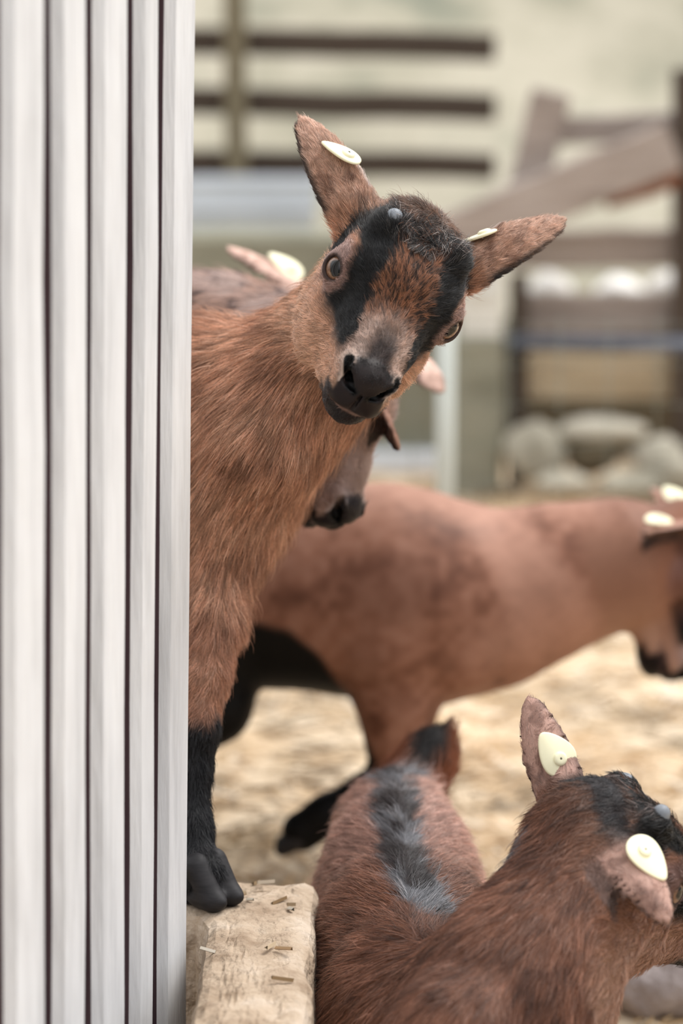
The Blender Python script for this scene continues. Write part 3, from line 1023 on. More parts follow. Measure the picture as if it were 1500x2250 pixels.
    col = mixc(col, C_BLACK * 1.1, tf * (0.25 + 0.75 * tb))
    if r is not None: col = mixc(col, srgb(206, 196, 190), tf * (r.random(N) < 0.10))
    crown = sstep(-0.026, -0.044, y) * sstep(0.010, 0.026, z)
    col = mixc(col, srgb(150, 118, 98), crown * 0.6)
    col = mixc(col, srgb(48, 34, 28), crown * sstep(0.5, 0.7, n2) * 0.7)
    return col, nose * sstep(-0.0140, -0.0210, z), dark, ring, tf


class Ear:
    def __init__(self, B, base, adir, cdir, L, W, th=0.0025, cup=0.55, k=0.007, bend=0.010):
        self.base = np.asarray(base, float); self.L = L; self.W = W
        self.a, self.b, self.c = B.leaf(base, adir, cdir, L, W, th, cup, k, bend)
        self.bend = bend; self.cup = cup
        self.dark = 1 if float(self.b @ V3(-0.3, -1, 0)) > 0 else -1       # the dark rolled rim

    def coords(self, v):
        q = v - self.base
        t = q @ self.a / self.L
        w = self.W * np.interp(np.clip(t, 0, 1), EAR_T, EAR_W) + 0.0012
        s = q @ self.b / w
        h = q @ self.c - self.bend * np.sin(np.clip(t, 0, 1) * 2.6) + self.cup * (1 - .25 * np.clip(t, 0, 1)) * (q @ self.b) ** 2 / (w + .004)
        return t, s, h

    def weight(self, v):
        t, s, h = self.coords(v)
        return sstep(0.04, 0.22, t) * (np.abs(s) < 1.5) * (np.abs(h) < 0.012) * (t < 1.12)

    def at(self, t, s, lift=0.004):
        w = self.W * np.interp(t, EAR_T, EAR_W)
        y = s * w
        h = self.bend * math.sin(t * 2.6) - self.cup * (1 - .25 * t) * y * y / (w + .005)
        return self.base + self.a * self.L * t + self.b * y + self.c * (h + lift)


def ear_tag(parent, centre, along, normal, L=0.034, W=0.019):
    """pale plastic ear tag: pear shaped plate with a moulded button"""
    a = nrm(along); n = nrm(np.asarray(normal, float) - a * np.dot(normal, a)); b = np.cross(n, a)
    out = []
    for k in range(40):
        th = 2 * math.pi * k / 40
        x = math.cos(th); y = math.sin(th)
        wd = W * 0.5 * (0.80 - 0.32 * x) / 0.8
        out.append((x * L / 2, y * wd))
    vs, fs = [], []
    levels = [(0.90, -0.0010), (1.0, -0.0004), (1.0, 0.0006), (0.92, 0.0012)]
    for sc, h in levels:
        for x, y in out:
            vs.append(centre + a * x * sc + b * y * sc + n * h)
    m = len(out)
    for l in range(len(levels) - 1):
        for k in range(m):
            fs.append((l * m + k, l * m + (k + 1) % m, (l + 1) * m + (k + 1) % m, (l + 1) * m + k))
    # caps as fans of quads through the axis
    for l, rev in ((0, True), (len(levels) - 1, False)):
        for k in range(m // 2 - 1):
            q = (l * m + k, l * m + k + 1, l * m + m - 2 - k, l * m + m - 1 - k)
            fs.append(q[::-1] if rev else q)
    # button
    bc = centre - a * L * 0.16
    o = len(vs)
    for rr, h in ((0.0048, 0.0010), (0.0046, 0.0024), (0.0030, 0.0032), (0.0008, 0.0030)):
        for k in range(m):
            th = 2 * math.pi * k / m
            vs.append(bc + a * math.cos(th) * rr + b * math.sin(th) * rr + n * h)
    for l in range(3):
        for k in range(m):
            fs.append((o + l * m + k, o + l * m + (k + 1) % m, o + (l + 1) * m + (k + 1) % m, o + (l + 1) * m + k))
    me = mesh_np('ear_tag', np.array(vs), np.array(fs), M_TAG)
    t = link('ear_tag', me, parent)
    t['label'] = 'pale yellow plastic ear tag'
    return t


def hoof(parent, p, toe, s=1.0):
    """cloven hoof: two horn claws under a fetlock at p, pointing along toe"""
    toe = nrm(np.array([toe[0], toe[1], 0.0])); sd = np.array([-toe[1], toe[0], 0])
    B = Body()
    for q in (1, -1):
        c = np.array([p[0], p[1], p[2]]) + sd * q * 0.0085 * s
        B.cone(c + np.array([0, 0, 0.029 * s]) - toe * 0.003 * s, c + toe * 0.012 * s + np.array([0, 0, 0.0092 * s]), 0.0098 * s, 0.0080 * s, 0.004)
        B.ell(c + toe * 0.006 * s + np.array([0, 0, 0.008 * s]), (0.0085 * s, 0.0185 * s, 0.008 * s), np.stack([sd, toe, [0, 0, 1]]), 0.004)
    lo = np.asarray(p) - 0.04 * s; hi = np.asarray(p) + 0.045 * s
    g = [np.arange(lo[i], hi[i] + 0.006, 0.0022) for i in range(3)]
    v, f, n = B.mesh(*g)
    return link('hoof', mesh_np('hoof', v, f, M_HOOF), parent)


def horn_buds(parent, H):
    for q in (1, -1):
        B = Body()
        c = H.w(q * 0.0250, -0.0150, 0.0375 if q > 0 else 0.0350)
        B.cone(c, H.w(q * 0.0258, -0.0150, 0.0438 if q > 0 else 0.0405), 0.0080 * H.s, 0.0058 * H.s, 0.003)
        g = [np.arange(c[i] - 0.016, c[i] + 0.018, 0.0015) for i in range(3)]
        v, f, n = B.mesh(*g)
        o = link('horn_bud', mesh_np('horn_bud', v, f, M_HORN), parent)
        o['label'] = 'grey horn bud'


# ================================================================ the goat kid that peeks round the wall
def build_peeking_kid():
    root = empty('goat_kid', (P(440, 2035, 1.90)[0], 1.97, LEDGE))
    tag(root, 'brown goat kid with black face stripes peeking round the white slatted wall', 'goat', 'goat kids in the yard')
    H = Head(P(864, 646, 1.905), V3(-.094, -.578, .81), V3(.485, .684, .544), 1.0)
    B = Body()
    # trunk, shoulder and neck
    poll = H.w(0, -0.046, -0.006)
    wi = P(395, 1000, 2.08)
    rump = wi + np.array([-0.27, 0.14, 0.0])
    B.chain([(H.w(0, -0.040, -0.012), 0.040), (P(718, 785, 2.005), 0.040), (P(600, 885, 2.02), 0.052), (P(452, 945, 2.06), 0.074)], 0.03)
    B.chain([(P(452, 945, 2.06), 0.074), (wi, 0.094), (wi * 0.5 + rump * 0.5 + np.array([0, 0, -0.012]), 0.098), (rump, 0.088)], 0.03)
    B.ell(P(425, 1120, 2.03), (0.046, 0.050, 0.064), None, 0.03)
    B.cone(P(570, 985, 1.985), P(470, 1130, 2.02), 0.034, 0.034, 0.03)
    B.cone(P(460, 1140, 2.02), P(425, 1270, 2.02), 0.035, 0.031, 0.03)
    hooves = []
    side = nrm(np.array([-0.86, -0.5, 0]))
    fx = P(458, 2030, 1.90)
    toe = nrm(np.array([0.75, -0.65, 0]))
    # near foreleg (seen beside the wall) and far foreleg
    k1 = P(428, 1600, 1.945)
    B.chain([(P(420, 1180, 2.03), 0.052), (P(432, 1370, 1.99), 0.030), (P(436, 1480, 1.965), 0.0185), (k1, 0.0150)], 0.02)
    f1 = P(432, 1930, 1.912)
    B.chain([(k1, 0.0150), (P(426, 1690, 1.94), 0.0108), (P(426, 1820, 1.925), 0.0108), (f1, 0.0128)], 0.012)
    B.chain([(f1, 0.0128), (np.array([fx[0] - .002, fx[1] + .002, LEDGE + 0.022]), 0.0138)], 0.02)
    hooves.append((np.array([fx[0], fx[1], LEDGE]), toe))
    off = np.array([-0.085, 0.03, 0])
    B.chain([(P(420, 1180, 2.03) + off, 0.050), (P(430, 1370, 2.0) + off, 0.028), (k1 + off, 0.0150), (f1 + off * 1.0, 0.0115), (np.array([fx[0], fx[1], LEDGE + 0.026]) + off, 0.0145)], 0.015)
    hooves.append((np.array([fx[0], fx[1], LEDGE]) + off, toe))
    for q in (0.045, -0.045):
        hx = rump + np.array([0.46, 0.88, 0]) * q
        st = np.array([hx[0] + 0.045, hx[1] - 0.02, 0.30])
        hk = np.array([hx[0] - 0.055, hx[1] + 0.030, 0.235])
        an = np.array([hx[0] - 0.030, hx[1] + 0.018, 0.165])
        B.chain([(hx, 0.070), (st, 0.040), (hk, 0.0170), (an, 0.0125), (np.array([an[0] + 0.012, an[1] - 0.007, LEDGE + 0.026]), 0.0145)], 0.02)
        hooves.append((np.array([an[0] + 0.016, an[1] - 0.009, LEDGE]), nrm(np.array([0.88, -0.46, 0]))))
    B.cone(rump + np.array([-0.075, 0.04, 0.05]), rump + np.array([-0.115, 0.055, 0.09]), 0.018, 0.010, 0.02)
    H.build(B)
    # ears
    ears = []
    for q, ad, cd in ((1, V3(-.50, .82, -.25), V3(.25, .10, .95)), (-1, V3(.90, .385, -.25), V3(-.20, .45, .85))):
        ears.append(Ear(B, H.w(q * 0.036, -0.044, 0.014), ad, cd, 0.084, 0.0180))
    hx = H.o
    xs = axis_grid(-0.60, 0.22, H.o[0] - 0.125, 0.2, 0.0042, 0.00155)
    ys = axis_grid(1.80, 2.62, H.o[1] - 0.12, H.o[1] + 0.075, 0.0042, 0.00155)
    zs = axis_grid(LEDGE, 0.72, H.o[2] - 0.10, 0.72, 0.0042, 0.00155)
    v, f, n = B.mesh(xs, ys, zs)

    def head_w(p):
        L = H.local(p)
        return sstep(-0.075, -0.045, L[:, 1] - 0.25 * L[:, 2] * 0 + 0.012 * (L[:, 2] > 0)) * sstep(-0.10, -0.075, L[:, 2]) * (np.linalg.norm(L, axis=1) < 0.135)

    def ear_w(p):
        return np.maximum(ears[0].weight(p), ears[1].weight(p))

    knee_z = k1[2] + 0.012

    def colour(p, r=None):
        N = len(p)
        rv = r.random(N) if r is not None else np.full(N, .5)
        n1 = hash_noise(p, 40, 1); n2 = hash_noise(p, 150, 2)
        col = np.tile(C_BROWN, (N, 1))
        col = mixc(col, C_DARK, sstep(0.45, 0.9, n1 * 0.6 + n2 * 0.4) * 0.7)
        col = mixc(col, C_LIGHT, sstep(0.62, 0.2, n1 * 0.5 + n2 * 0.5) * 0.35)
        # the dark stripe along the back, paler brisket and armpit
        mid = rump * 0.5 + wi * 0.5
        ax = nrm(np.array([-0.27, 0.14, 0])); sdv = np.array([ax[1], -ax[0], 0])
        ds = np.abs((p - wi) @ sdv)
        col = mixc(col, C_BLACK, sstep(0.022, 0.010, ds + 0.01 * (n2 - .5)) * sstep(wi[2] + 0.06, wi[2] + 0.075, p[:, 2]) * sstep(0.0, 0.06, (p - wi) @ ax))
        low = sstep(knee_z + 0.10, knee_z + 0.02, p[:, 2])
        col = mixc(col, srgb(186, 132, 104), low * 0.6)
        col = mixc(col, srgb(30, 30, 34), sstep(knee_z + 0.006, knee_z - 0.008, p[:, 2] + 0.01 * (n2 - .5)))
        hw = head_w(p)
        L = H.local(p)
        fc, bare, dark, ring, tf = face_colour(L, r)
        col = mixc(col, fc, hw)
        for e in ears:
            w = e.weight(p)
            t, s, h = e.coords(p)
            ec = np.tile(srgb(204, 164, 140), (N, 1))
            ec = mixc(ec, srgb(224, 190, 170), sstep(0.35, 0.8, t) * 0.6)
            ec = mixc(ec, C_DARK * 0.8, sstep(0.52, 0.75, n2 * 0.7 + rv * 0.3) * 0.75 * sstep(1.0, 0.3, t))
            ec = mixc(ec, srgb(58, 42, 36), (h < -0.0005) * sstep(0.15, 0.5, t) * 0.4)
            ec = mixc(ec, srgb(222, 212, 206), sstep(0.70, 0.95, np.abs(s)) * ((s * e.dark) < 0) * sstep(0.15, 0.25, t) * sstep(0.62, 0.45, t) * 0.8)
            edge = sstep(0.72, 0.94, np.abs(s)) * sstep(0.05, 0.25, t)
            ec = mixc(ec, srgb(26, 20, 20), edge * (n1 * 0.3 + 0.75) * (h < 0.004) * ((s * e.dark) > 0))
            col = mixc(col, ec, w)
        return col

    col = colour(v)
    L = H.local(v)
    _, bare, dark, ring, tf = face_colour(L)
    hw = head_w(v)
    gl = dark * hw
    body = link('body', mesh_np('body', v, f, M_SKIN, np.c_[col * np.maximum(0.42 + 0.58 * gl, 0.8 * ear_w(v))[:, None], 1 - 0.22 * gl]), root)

    def flow(p):
        L = H.local(p)
        hw = head_w(p)
        ew = [e.weight(p) for e in ears]
        # neck and body: back and down from the poll
        base = np.tile(nrm(np.array([-0.42, 0.25, -0.75])), (len(p), 1))
        up = sstep(P(0, 820, 2)[2], P(0, 640, 2)[2], p[:, 2])
        base = base + np.outer(up, np.array([-0.8, 0.4, 0.25]))
        leg = sstep(0.26, 0.20, p[:, 2])
        base = base * (1 - leg[:, None]) + np.outer(leg, [0.05, -0.05, -1])
        # face: from the nose pad up and outwards to the poll, cheeks downwards
        fx = np.sign(L[:, 0]) * 0.35 * sstep(0.0, 0.02, np.abs(L[:, 0]))
        fy = np.full(len(p), -1.0)
        fz = -0.9 * sstep(-0.015, -0.045, L[:, 2])
        tfw = sstep(0.03, 0.015, np.sqrt(L[:, 0] ** 2 + (L[:, 1] + 0.024) ** 2)) * (L[:, 2] > 0.02)
        q1 = hash_noise(p, 150, 61) - 0.5; q2 = hash_noise(p, 150, 62) - 0.5
        fx = fx + tfw * q1 * 3.5
        fy = fy * (1 - tfw) + tfw * (q2 * 3.5 + 0.3)
        face = fx[:, None] * H.x + fy[:, None] * H.y + fz[:, None] * H.z
        out = base * (1 - hw[:, None]) + face * hw[:, None]
        for e, w in zip(ears, ew):
            out = out * (1 - w[:, None]) + e.a[None] * w[:, None]
        return out

    def length(p):
        L = H.local(p)
        hw = head_w(p); ew = ear_w(p)
        _, bare, dark, ring, tf = face_colour(L)
        Lf = 0.0062 - 0.0026 * sstep(0.02, 0.06, L[:, 1]) + 0.0075 * tf + 0.004 * sstep(0.0, -0.04, L[:, 1])
        Lf = Lf * (1 - 0.6 * ring)
        Lf = Lf * (1 - 0.62 * dark)
        out = 0.017 * (1 - hw) + Lf * hw
        out = np.where(p[:, 2] < knee_z + .05, 0.007, out)
        return out * (1 - ew) + 0.0048 * ew

    def dens(p):
        L = H.local(p)
        hw = head_w(p); ew = ear_w(p)
        _, bare, dark, ring, tf = face_colour(L)
        eye = np.minimum(np.linalg.norm(L - np.array([0.0475, 0.008, 0.001]), axis=1), np.linalg.norm(L - np.array([-0.0475, 0.008, 0.001]), axis=1))
        d = 1.0 * (1 - hw) + hw * 4.5 * (1 - bare) * (1 - 0.6 * ring) * (1 - 0.35 * dark) * (eye > 0.0105)
        d = d * (1 - ew) + 5.5 * ew
        d = d * np.where(p[:, 0] < -0.17, 0.12, 1.0)
        d = d * np.where(p[:, 1] > 2.12, 0.3, 1.0)
        return d
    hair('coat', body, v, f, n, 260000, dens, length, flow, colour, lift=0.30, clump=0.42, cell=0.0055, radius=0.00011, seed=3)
    H.eyes(root, np.array([0, 0, CAM_H]))
    horn_buds(root, H)
    for p, t in hooves:
        hoof(root, p, t)
    # ear tags
    e0, e1 = ears
    ear_tag(root, e0.at(0.55, -0.50 * e0.dark, 0.006), V3(-0.88, 0.44, 0.1), V3(.45, .72, .5), 0.030, 0.018)
    ear_tag(root, e1.at(0.30, -0.62 * e1.dark, 0.006), V3(-0.93, -0.35, 0.1), V3(-.33, .92, .15), 0.026, 0.017)
    return H, ears

# ================================================================ the other goat kids
def head_weight(H):
    def fn(p):
        L = H.local(p)
        return sstep(-0.075, -0.045, L[:, 1] + 0.012 * (L[:, 2] > 0)) * sstep(-0.10, -0.075, L[:, 2]) * (np.linalg.norm(L, axis=1) < 0.135)
    return fn


def kid(name, label, root_at, B, H, ears, grid, extra, hooves, hair_n=0, flow0=(-1, 0, -0.4), hair_len=0.014, base=None, seed=1, dens0=None, fine=True, back=0.5, hrad=0.00013, dirs=None, inner=None, post=None, earc=(168, 128, 110)):
    root = empty(name, root_at)
    tag(root, label, 'goat', 'goat kids in the yard')
    H.build(B, fine)
    E = [Ear(B, *a) for a in ears]
    v, f, n = B.mesh(*grid)
    hw_ = head_weight(H)
    cb, cl, cd = base or (C_BROWN, C_LIGHT, C_DARK)

    def colour(p, r=None):
        N = len(p)
        rv = r.random(N) if r is not None else np.full(N, .5)
        n1 = hash_noise(p, 34, seed); n2 = hash_noise(p, 130, seed + 1)
        col = np.tile(cb, (N, 1))
        col = mixc(col, cd, sstep(0.45, 0.9, n1 * 0.6 + n2 * 0.4) * 0.7)
        col = mixc(col, cl, sstep(0.62, 0.2, n1 * 0.5 + n2 * 0.5) * 0.35)
        col = extra(p, col, n1, n2, rv)
        hw = hw_(p)
        fc, bare, dark, ring, tf = face_colour(H.local(p), r)
        fc = fc * (1 - 0.8 * (1 - cb / C_BROWN))
        if post: fc = post(H.local(p), fc, dark)
        col = mixc(col, fc, hw)
        for e in E:
            w = e.weight(p); t, s, h = e.coords(p)
            ec = np.tile(srgb(*earc), (N, 1))
            ec = mixc(ec, cd, sstep(0.55, 0.75, n2) * 0.5)
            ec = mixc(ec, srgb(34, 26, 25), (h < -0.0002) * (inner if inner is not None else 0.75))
            ec = mixc(ec, srgb(40, 30, 28), sstep(0.80, 0.97, np.abs(s)) * 0.6)
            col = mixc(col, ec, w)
        return col
    hw = hw_(v)
    _, bare, dark, ring, tf = face_colour(H.local(v))
    gl = dark * hw
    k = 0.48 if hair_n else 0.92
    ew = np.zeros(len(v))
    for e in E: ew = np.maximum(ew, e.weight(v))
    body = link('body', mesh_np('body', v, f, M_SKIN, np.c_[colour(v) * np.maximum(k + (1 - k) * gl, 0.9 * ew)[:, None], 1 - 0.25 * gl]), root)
    if hair_n:
        def flow(p):
            L = H.local(p); hw = hw_(p)
            fl = dirs(p) if dirs else np.tile(nrm(np.array(flow0)), (len(p), 1))
            face = (np.sign(L[:, 0]) * 0.3)[:, None] * H.x - H.y - (0.9 * sstep(-0.015, -0.045, L[:, 2]))[:, None] * H.z
            out = fl * (1 - hw[:, None]) + face * hw[:, None]
            for e in E:
                w = e.weight(p)
                out = out * (1 - w[:, None]) + e.a[None] * w[:, None]
            return out

        def length(p):
            hw = hw_(p)
            out = hair_len * (1 - hw) + 0.006 * hw
            for e in E:
                out = np.where(e.weight(p) > 0.3, 0.0026, out)
            return out

        def dens(p):
            L = H.local(p); hw = hw_(p)
            _, bare, dark, ring, tf = face_colour(L)
            eye = np.minimum(np.linalg.norm(L - np.array([0.0475, 0.008, 0.001]), axis=1), np.linalg.norm(L - np.array([-0.0475, 0.008, 0.001]), axis=1))
            d = 1.0 * (1 - hw) + 2.0 * hw * (1 - bare) * (eye > 0.0105)
            for e in E:
                d = d * (1 + 1.0 * e.weight(p))
            return d * (dens0(p) if dens0 else 1.0)
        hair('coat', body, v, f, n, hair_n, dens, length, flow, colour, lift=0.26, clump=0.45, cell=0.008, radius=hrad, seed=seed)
    H.eyes(root)
    horn_buds(root, H)
    for p, t in hooves:
        hoof(root, p, t)
    return root, E


def grid_of(lo, hi, step):
    return [np.arange(lo[i], hi[i] + step, step) for i in range(3)]


def kid_grazing():
    """behind the peeking kid, on the ledge, its head hanging down"""
    H = Head(P(760, 885, 2.15), V3(.22, -.92, .30), V3(.86, .25, .45), 1.0)
    B = Body()
    sh = P(330, 830, 2.30); ru = P(-20, 850, 2.42)
    B.chain([(H.w(0, -0.035, -0.010), 0.038), (P(700, 800, 2.19), 0.040), (P(620, 790, 2.22), 0.047), (P(480, 780, 2.26), 0.060), (sh, 0.084), (sh * .5 + ru * .5 + np.array([0, 0, -.01]), 0.090), (ru, 0.080)], 0.03)
    hv = []
    for base, kn, toe in ((sh, 0.02, (1, -.3, 0)), (ru, -0.02, (1, -.3, 0))):
        for q in (0.042, -0.042):
            a = base + np.array([0.25, 0.97, 0]) * q
            f0 = np.array([a[0], a[1], LEDGE])
            B.chain([(a, 0.055), (np.array([a[0], a[1], 0.30]), 0.026), (np.array([a[0] + kn, a[1], 0.235]), 0.0165), (np.array([a[0], a[1], 0.165]), 0.0115), (f0 + np.array([0, 0, 0.026]), 0.0145)], 0.02)
            hv.append((f0, toe))
    B.cone(ru + np.array([-0.07, 0.02, 0.05]), ru + np.array([-0.10, 0.03, 0.10]), 0.018, 0.010, 0.02)
    ears = [(H.w(0.036, -0.044, 0.014), P(864, 1000, 2.11) - H.w(0.036, -0.044, 0.014), V3(.75, .58, -.22), 0.104, 0.0205),
            (H.w(-0.036, -0.044, 0.014), V3(.1, .3, -.9), V3(.7, .5, .1), 0.088, 0.0165)]
    pts = np.array([H.o, sh, ru])

    def extra(p, col, n1, n2, rv):
        y = sstep(0.0, 1.0, (p[:, 2] - 0.455) / 0.03)
        col = mixc(col, srgb(205, 180, 170), sstep(0.30, 0.6, n1) * y * 0.8)
        col = mixc(col, srgb(70, 62, 66), sstep(0.62, 0.8, n2) * y * 0.7)
        col = mixc(col, srgb(30, 30, 34), sstep(0.26, 0.24, p[:, 2]))
        return col
    kid('goat_kid', 'brown goat kid hanging its black muzzled head behind the peeking kid, dark ear forward', (sh[0], sh[1], LEDGE), B, H, ears,
        grid_of((-0.55, 2.02, LEDGE), (0.12, 2.60, 0.60), 0.0032), extra, hv, 42000, (-0.8, 0.3, -0.45), 0.013, seed=31, inner=0.95,
        base=(srgb(178, 140, 122), srgb(206, 180, 166), srgb(112, 82, 70)),
        post=lambda L, fc, dark: mixc(fc, srgb(196, 164, 150), (1 - dark) * sstep(-0.03, 0.01, L[:, 1]) * 0.72))


def kid_behind():
    """further back; only its tagged ear and the edge of its cheek show"""
    H = Head(P(745, 792, 2.42), V3(-.20, -.45, .87), V3(.45, .72, .49), 1.04)
    B = Body()
    wi = np.array([-0.17, 2.77, 0.215]); ru = np.array([-0.44, 2.84, 0.215])
    B.chain([(H.w(0, -0.035, -0.012), 0.040), (np.array([-0.055, 2.58, 0.36]), 0.045), (np.array([-0.11, 2.69, 0.285]), 0.058), (wi, 0.082), (wi * .5 + ru * .5, 0.090), (ru, 0.080)], 0.03)
    hv = []
    for base in (wi, ru):
        for q in (0.042, -0.042):
            a = base + np.array([-0.25, 0.97, 0]) * q
            f0 = np.array([a[0], a[1], FLOOR])
            B.chain([(a, 0.05), (np.array([a[0], a[1], 0.10]), 0.026), (np.array([a[0] + .01, a[1] - .01, 0.035]), 0.0165), (np.array([a[0], a[1], -0.035]), 0.0115), (f0 + np.array([0, 0, 0.026]), 0.0145)], 0.02)
            hv.append((f0, (0.97, -0.25, 0)))
    ears = [(H.w(0.036, -0.044, 0.014), V3(-.86, .47, -.15), V3(.35, .75, .4), 0.096, 0.0185),
            (H.w(-0.036, -0.044, 0.014), V3(.42, -.50, .6), V3(.1, .8, .6), 0.080, 0.0185)]

    def extra(p, col, n1, n2, rv):
        return mixc(col, srgb(30, 30, 34), sstep(0.06, 0.035, p[:, 2]))
    root, E = kid('goat_kid', 'mostly hidden brown goat kid whose pink tagged ear sticks out beside the slatted wall', (wi[0], wi[1], FLOOR), B, H, ears,
                  grid_of((-0.56, 2.26, FLOOR), (0.16, 2.96, 0.62), 0.0034), extra, hv, 26000, (-0.3, 0.8, -0.4), 0.011, seed=41,
                  base=(srgb(184, 138, 114), srgb(220, 190, 170), srgb(120, 84, 66)), earc=(226, 190, 174))
    e = E[0]
    ear_tag(root, e.at(0.45, -0.35 * e.dark, 0.006), V3(-.80, .55, .1), V3(.38, .62, .68), 0.036, 0.022)


def kid_walking():
    """walking to the right across the yard"""
    Y = 2.62
    m = Y / FPX
    H = Head(P(1518, 1275, Y), V3(.18, -.96, .12), V3(.96, .18, .15), 1.0)
    B = Body()
    q = lambda x, y, r, dy=0: (P(x, y, Y + dy), r * m)
    B.chain([q(300, 1290, 190), q(460, 1295, 205), q(640, 1290, 212), q(840, 1300, 228), q(960, 1320, 215), q(1090, 1315, 178), q(1230, 1268, 150), q(1370, 1235, 128), (H.w(0, -0.03, -0.02), 0.040)], 0.03)
    B.ell(P(860, 1380, Y - 0.05), (95 * m, 0.042, 150 * m), None, 0.02)
    B.ell(P(1010, 1420, Y - 0.055), (70 * m, 0.030, 90 * m), None, 0.02)
    hv = []
    # near foreleg, lifted and folded back at the knee
    yn = -0.055
    B.chain([q(860, 1430, 105, yn), q(872, 1550, 80, yn), q(876, 1640, 62, yn), q(872, 1700, 52, yn)], 0.02)
    B.chain([q(872, 1700, 50, yn), q(800, 1748, 45, yn), q(720, 1790, 43, yn), q(664, 1826, 46, yn)], 0.012)
    # standing foreleg
    x = P(905, 1500, Y + 0.045)
    B.chain([(x, 0.045), (np.array([x[0], x[1], 0.085]), 0.026), (np.array([x[0] - .004, x[1], 0.03]), 0.0165), (np.array([x[0] - .004, x[1], -0.035]), 0.0115), (np.array([x[0], x[1], FLOOR + .026]), 0.0145)], 0.02)
    hv.append((np.array([x[0] + .004, x[1], FLOOR]), (1, 0, 0)))
    for px_, dy in ((400, -0.05), (330, 0.05)):
        x = P(px_, 1400, Y + dy)
        B.chain([(x, 0.068), (np.array([x[0] + .02, x[1], 0.10]), 0.042), (np.array([x[0] - .035, x[1], 0.045]), 0.018), (np.array([x[0] - .02, x[1], -0.03]), 0.0125), (np.array([x[0] - .01, x[1], FLOOR + .026]), 0.0145)], 0.02)
        hv.append((np.array([x[0] - .004, x[1], FLOOR]), (1, 0, 0)))
    B.cone(P(150, 1180, Y), P(90, 1090, Y), 0.018, 0.010, 0.02)
    ears = [(H.w(0.036, -0.044, 0.014), V3(-.62, -.12, .78), V3(.1, .9, -.30), 0.085, 0.0185),
            (H.w(-0.036, -0.044, 0.014), V3(-.45, .45, -.75), V3(.3, .9, .3), 0.085, 0.0185)]
    bl = np.array([(150, 1330), (470, 1420), (520, 1362), (570, 1335), (640, 1350), (700, 1410), (770, 1500), (800, 1580), (900, 1800)], float)

    def extra(p, col, n1, n2, rv):
        # black belly and thighs
        X = p[:, 0]
        xs_ = np.array([P(a, 1300, Y)[0] for a, b in bl]); zs_ = np.array([P(700, b, Y)[2] for a, b in bl])
        lim = np.interp(X, xs_, zs_)
        col = mixc(col, srgb(7, 7, 8), sstep(lim + 0.010, lim - 0.004, p[:, 2] + 0.012 * (n1 - .5)))
        sh_ = sstep(P(0, 1690, Y)[2], P(0, 1712, Y)[2], p[:, 2])
        col = mixc(col, srgb(8, 8, 9), sh_)
        bk = sstep(0.25, 0.31, p[:, 2])
        col = mixc(col, srgb(200, 156, 134), bk * 0.30)
        # coat streaks, with the highlights on flank and shoulder painted in
        w1 = hash_noise(np.stack([p[:, 0] * 9 + p[:, 2] * 7, p[:, 1] * 4, p[:, 2] * 6 - p[:, 0] * 2], 1), 1.6, 57)
        col = mixc(col, srgb(192, 148, 128), sstep(0.55, 0.8, w1) * 0.5)
        col = mixc(col, srgb(96, 62, 48), sstep(0.42, 0.2, w1) * 0.35)
        bl_ = sstep(lim + 0.010, lim - 0.004, p[:, 2] + 0.012 * (n1 - .5))
        return mixc(col, srgb(7, 7, 8), np.maximum(bl_, sh_))
    root, E = kid('goat_kid', 'brown goat kid with a black belly walking to the right, one foreleg lifted', (P(700, 1300, Y)[0], Y, FLOOR), B, H, ears,
                  grid_of((-0.34, 2.44, FLOOR), (0.42, 2.80, 0.46), 0.0034), extra, hv, 0, seed=51,
                  base=(srgb(138, 95, 76), srgb(186, 142, 122), srgb(80, 48, 35)),
                  post=lambda L, fc, dark: mixc(fc, srgb(120, 78, 60), (1 - dark) * 0.65 * sstep(0.05, 0.0, L[:, 1])))
    hf = P(648, 1842, Y + yn)
    toe = nrm(P(640, 1850, Y) - P(720, 1800, Y))
    for s in (1, -1):
        Bh = Body()
        c = hf + np.array([0, 0.0085 * s, 0])
        Bh.cone(c - toe * 0.006, c + toe * 0.014, 0.0105, 0.0075, 0.004)
        v, f, n = Bh.mesh(*[np.arange(c[i] - 0.03, c[i] + 0.032, 0.0022) for i in range(3)])
        link('hoof', mesh_np('hoof', v, f, M_HOOF), root)
    for k, (px, py) in enumerate(((1500, 1078), (1478, 1172))):
        e = E[1 - k]
        ear_tag(root, e.at(0.62 if k == 0 else 0.72, 0.0, 0.006), e.a, nrm(e.c + V3(0, .1, .6)), 0.034, 0.021)


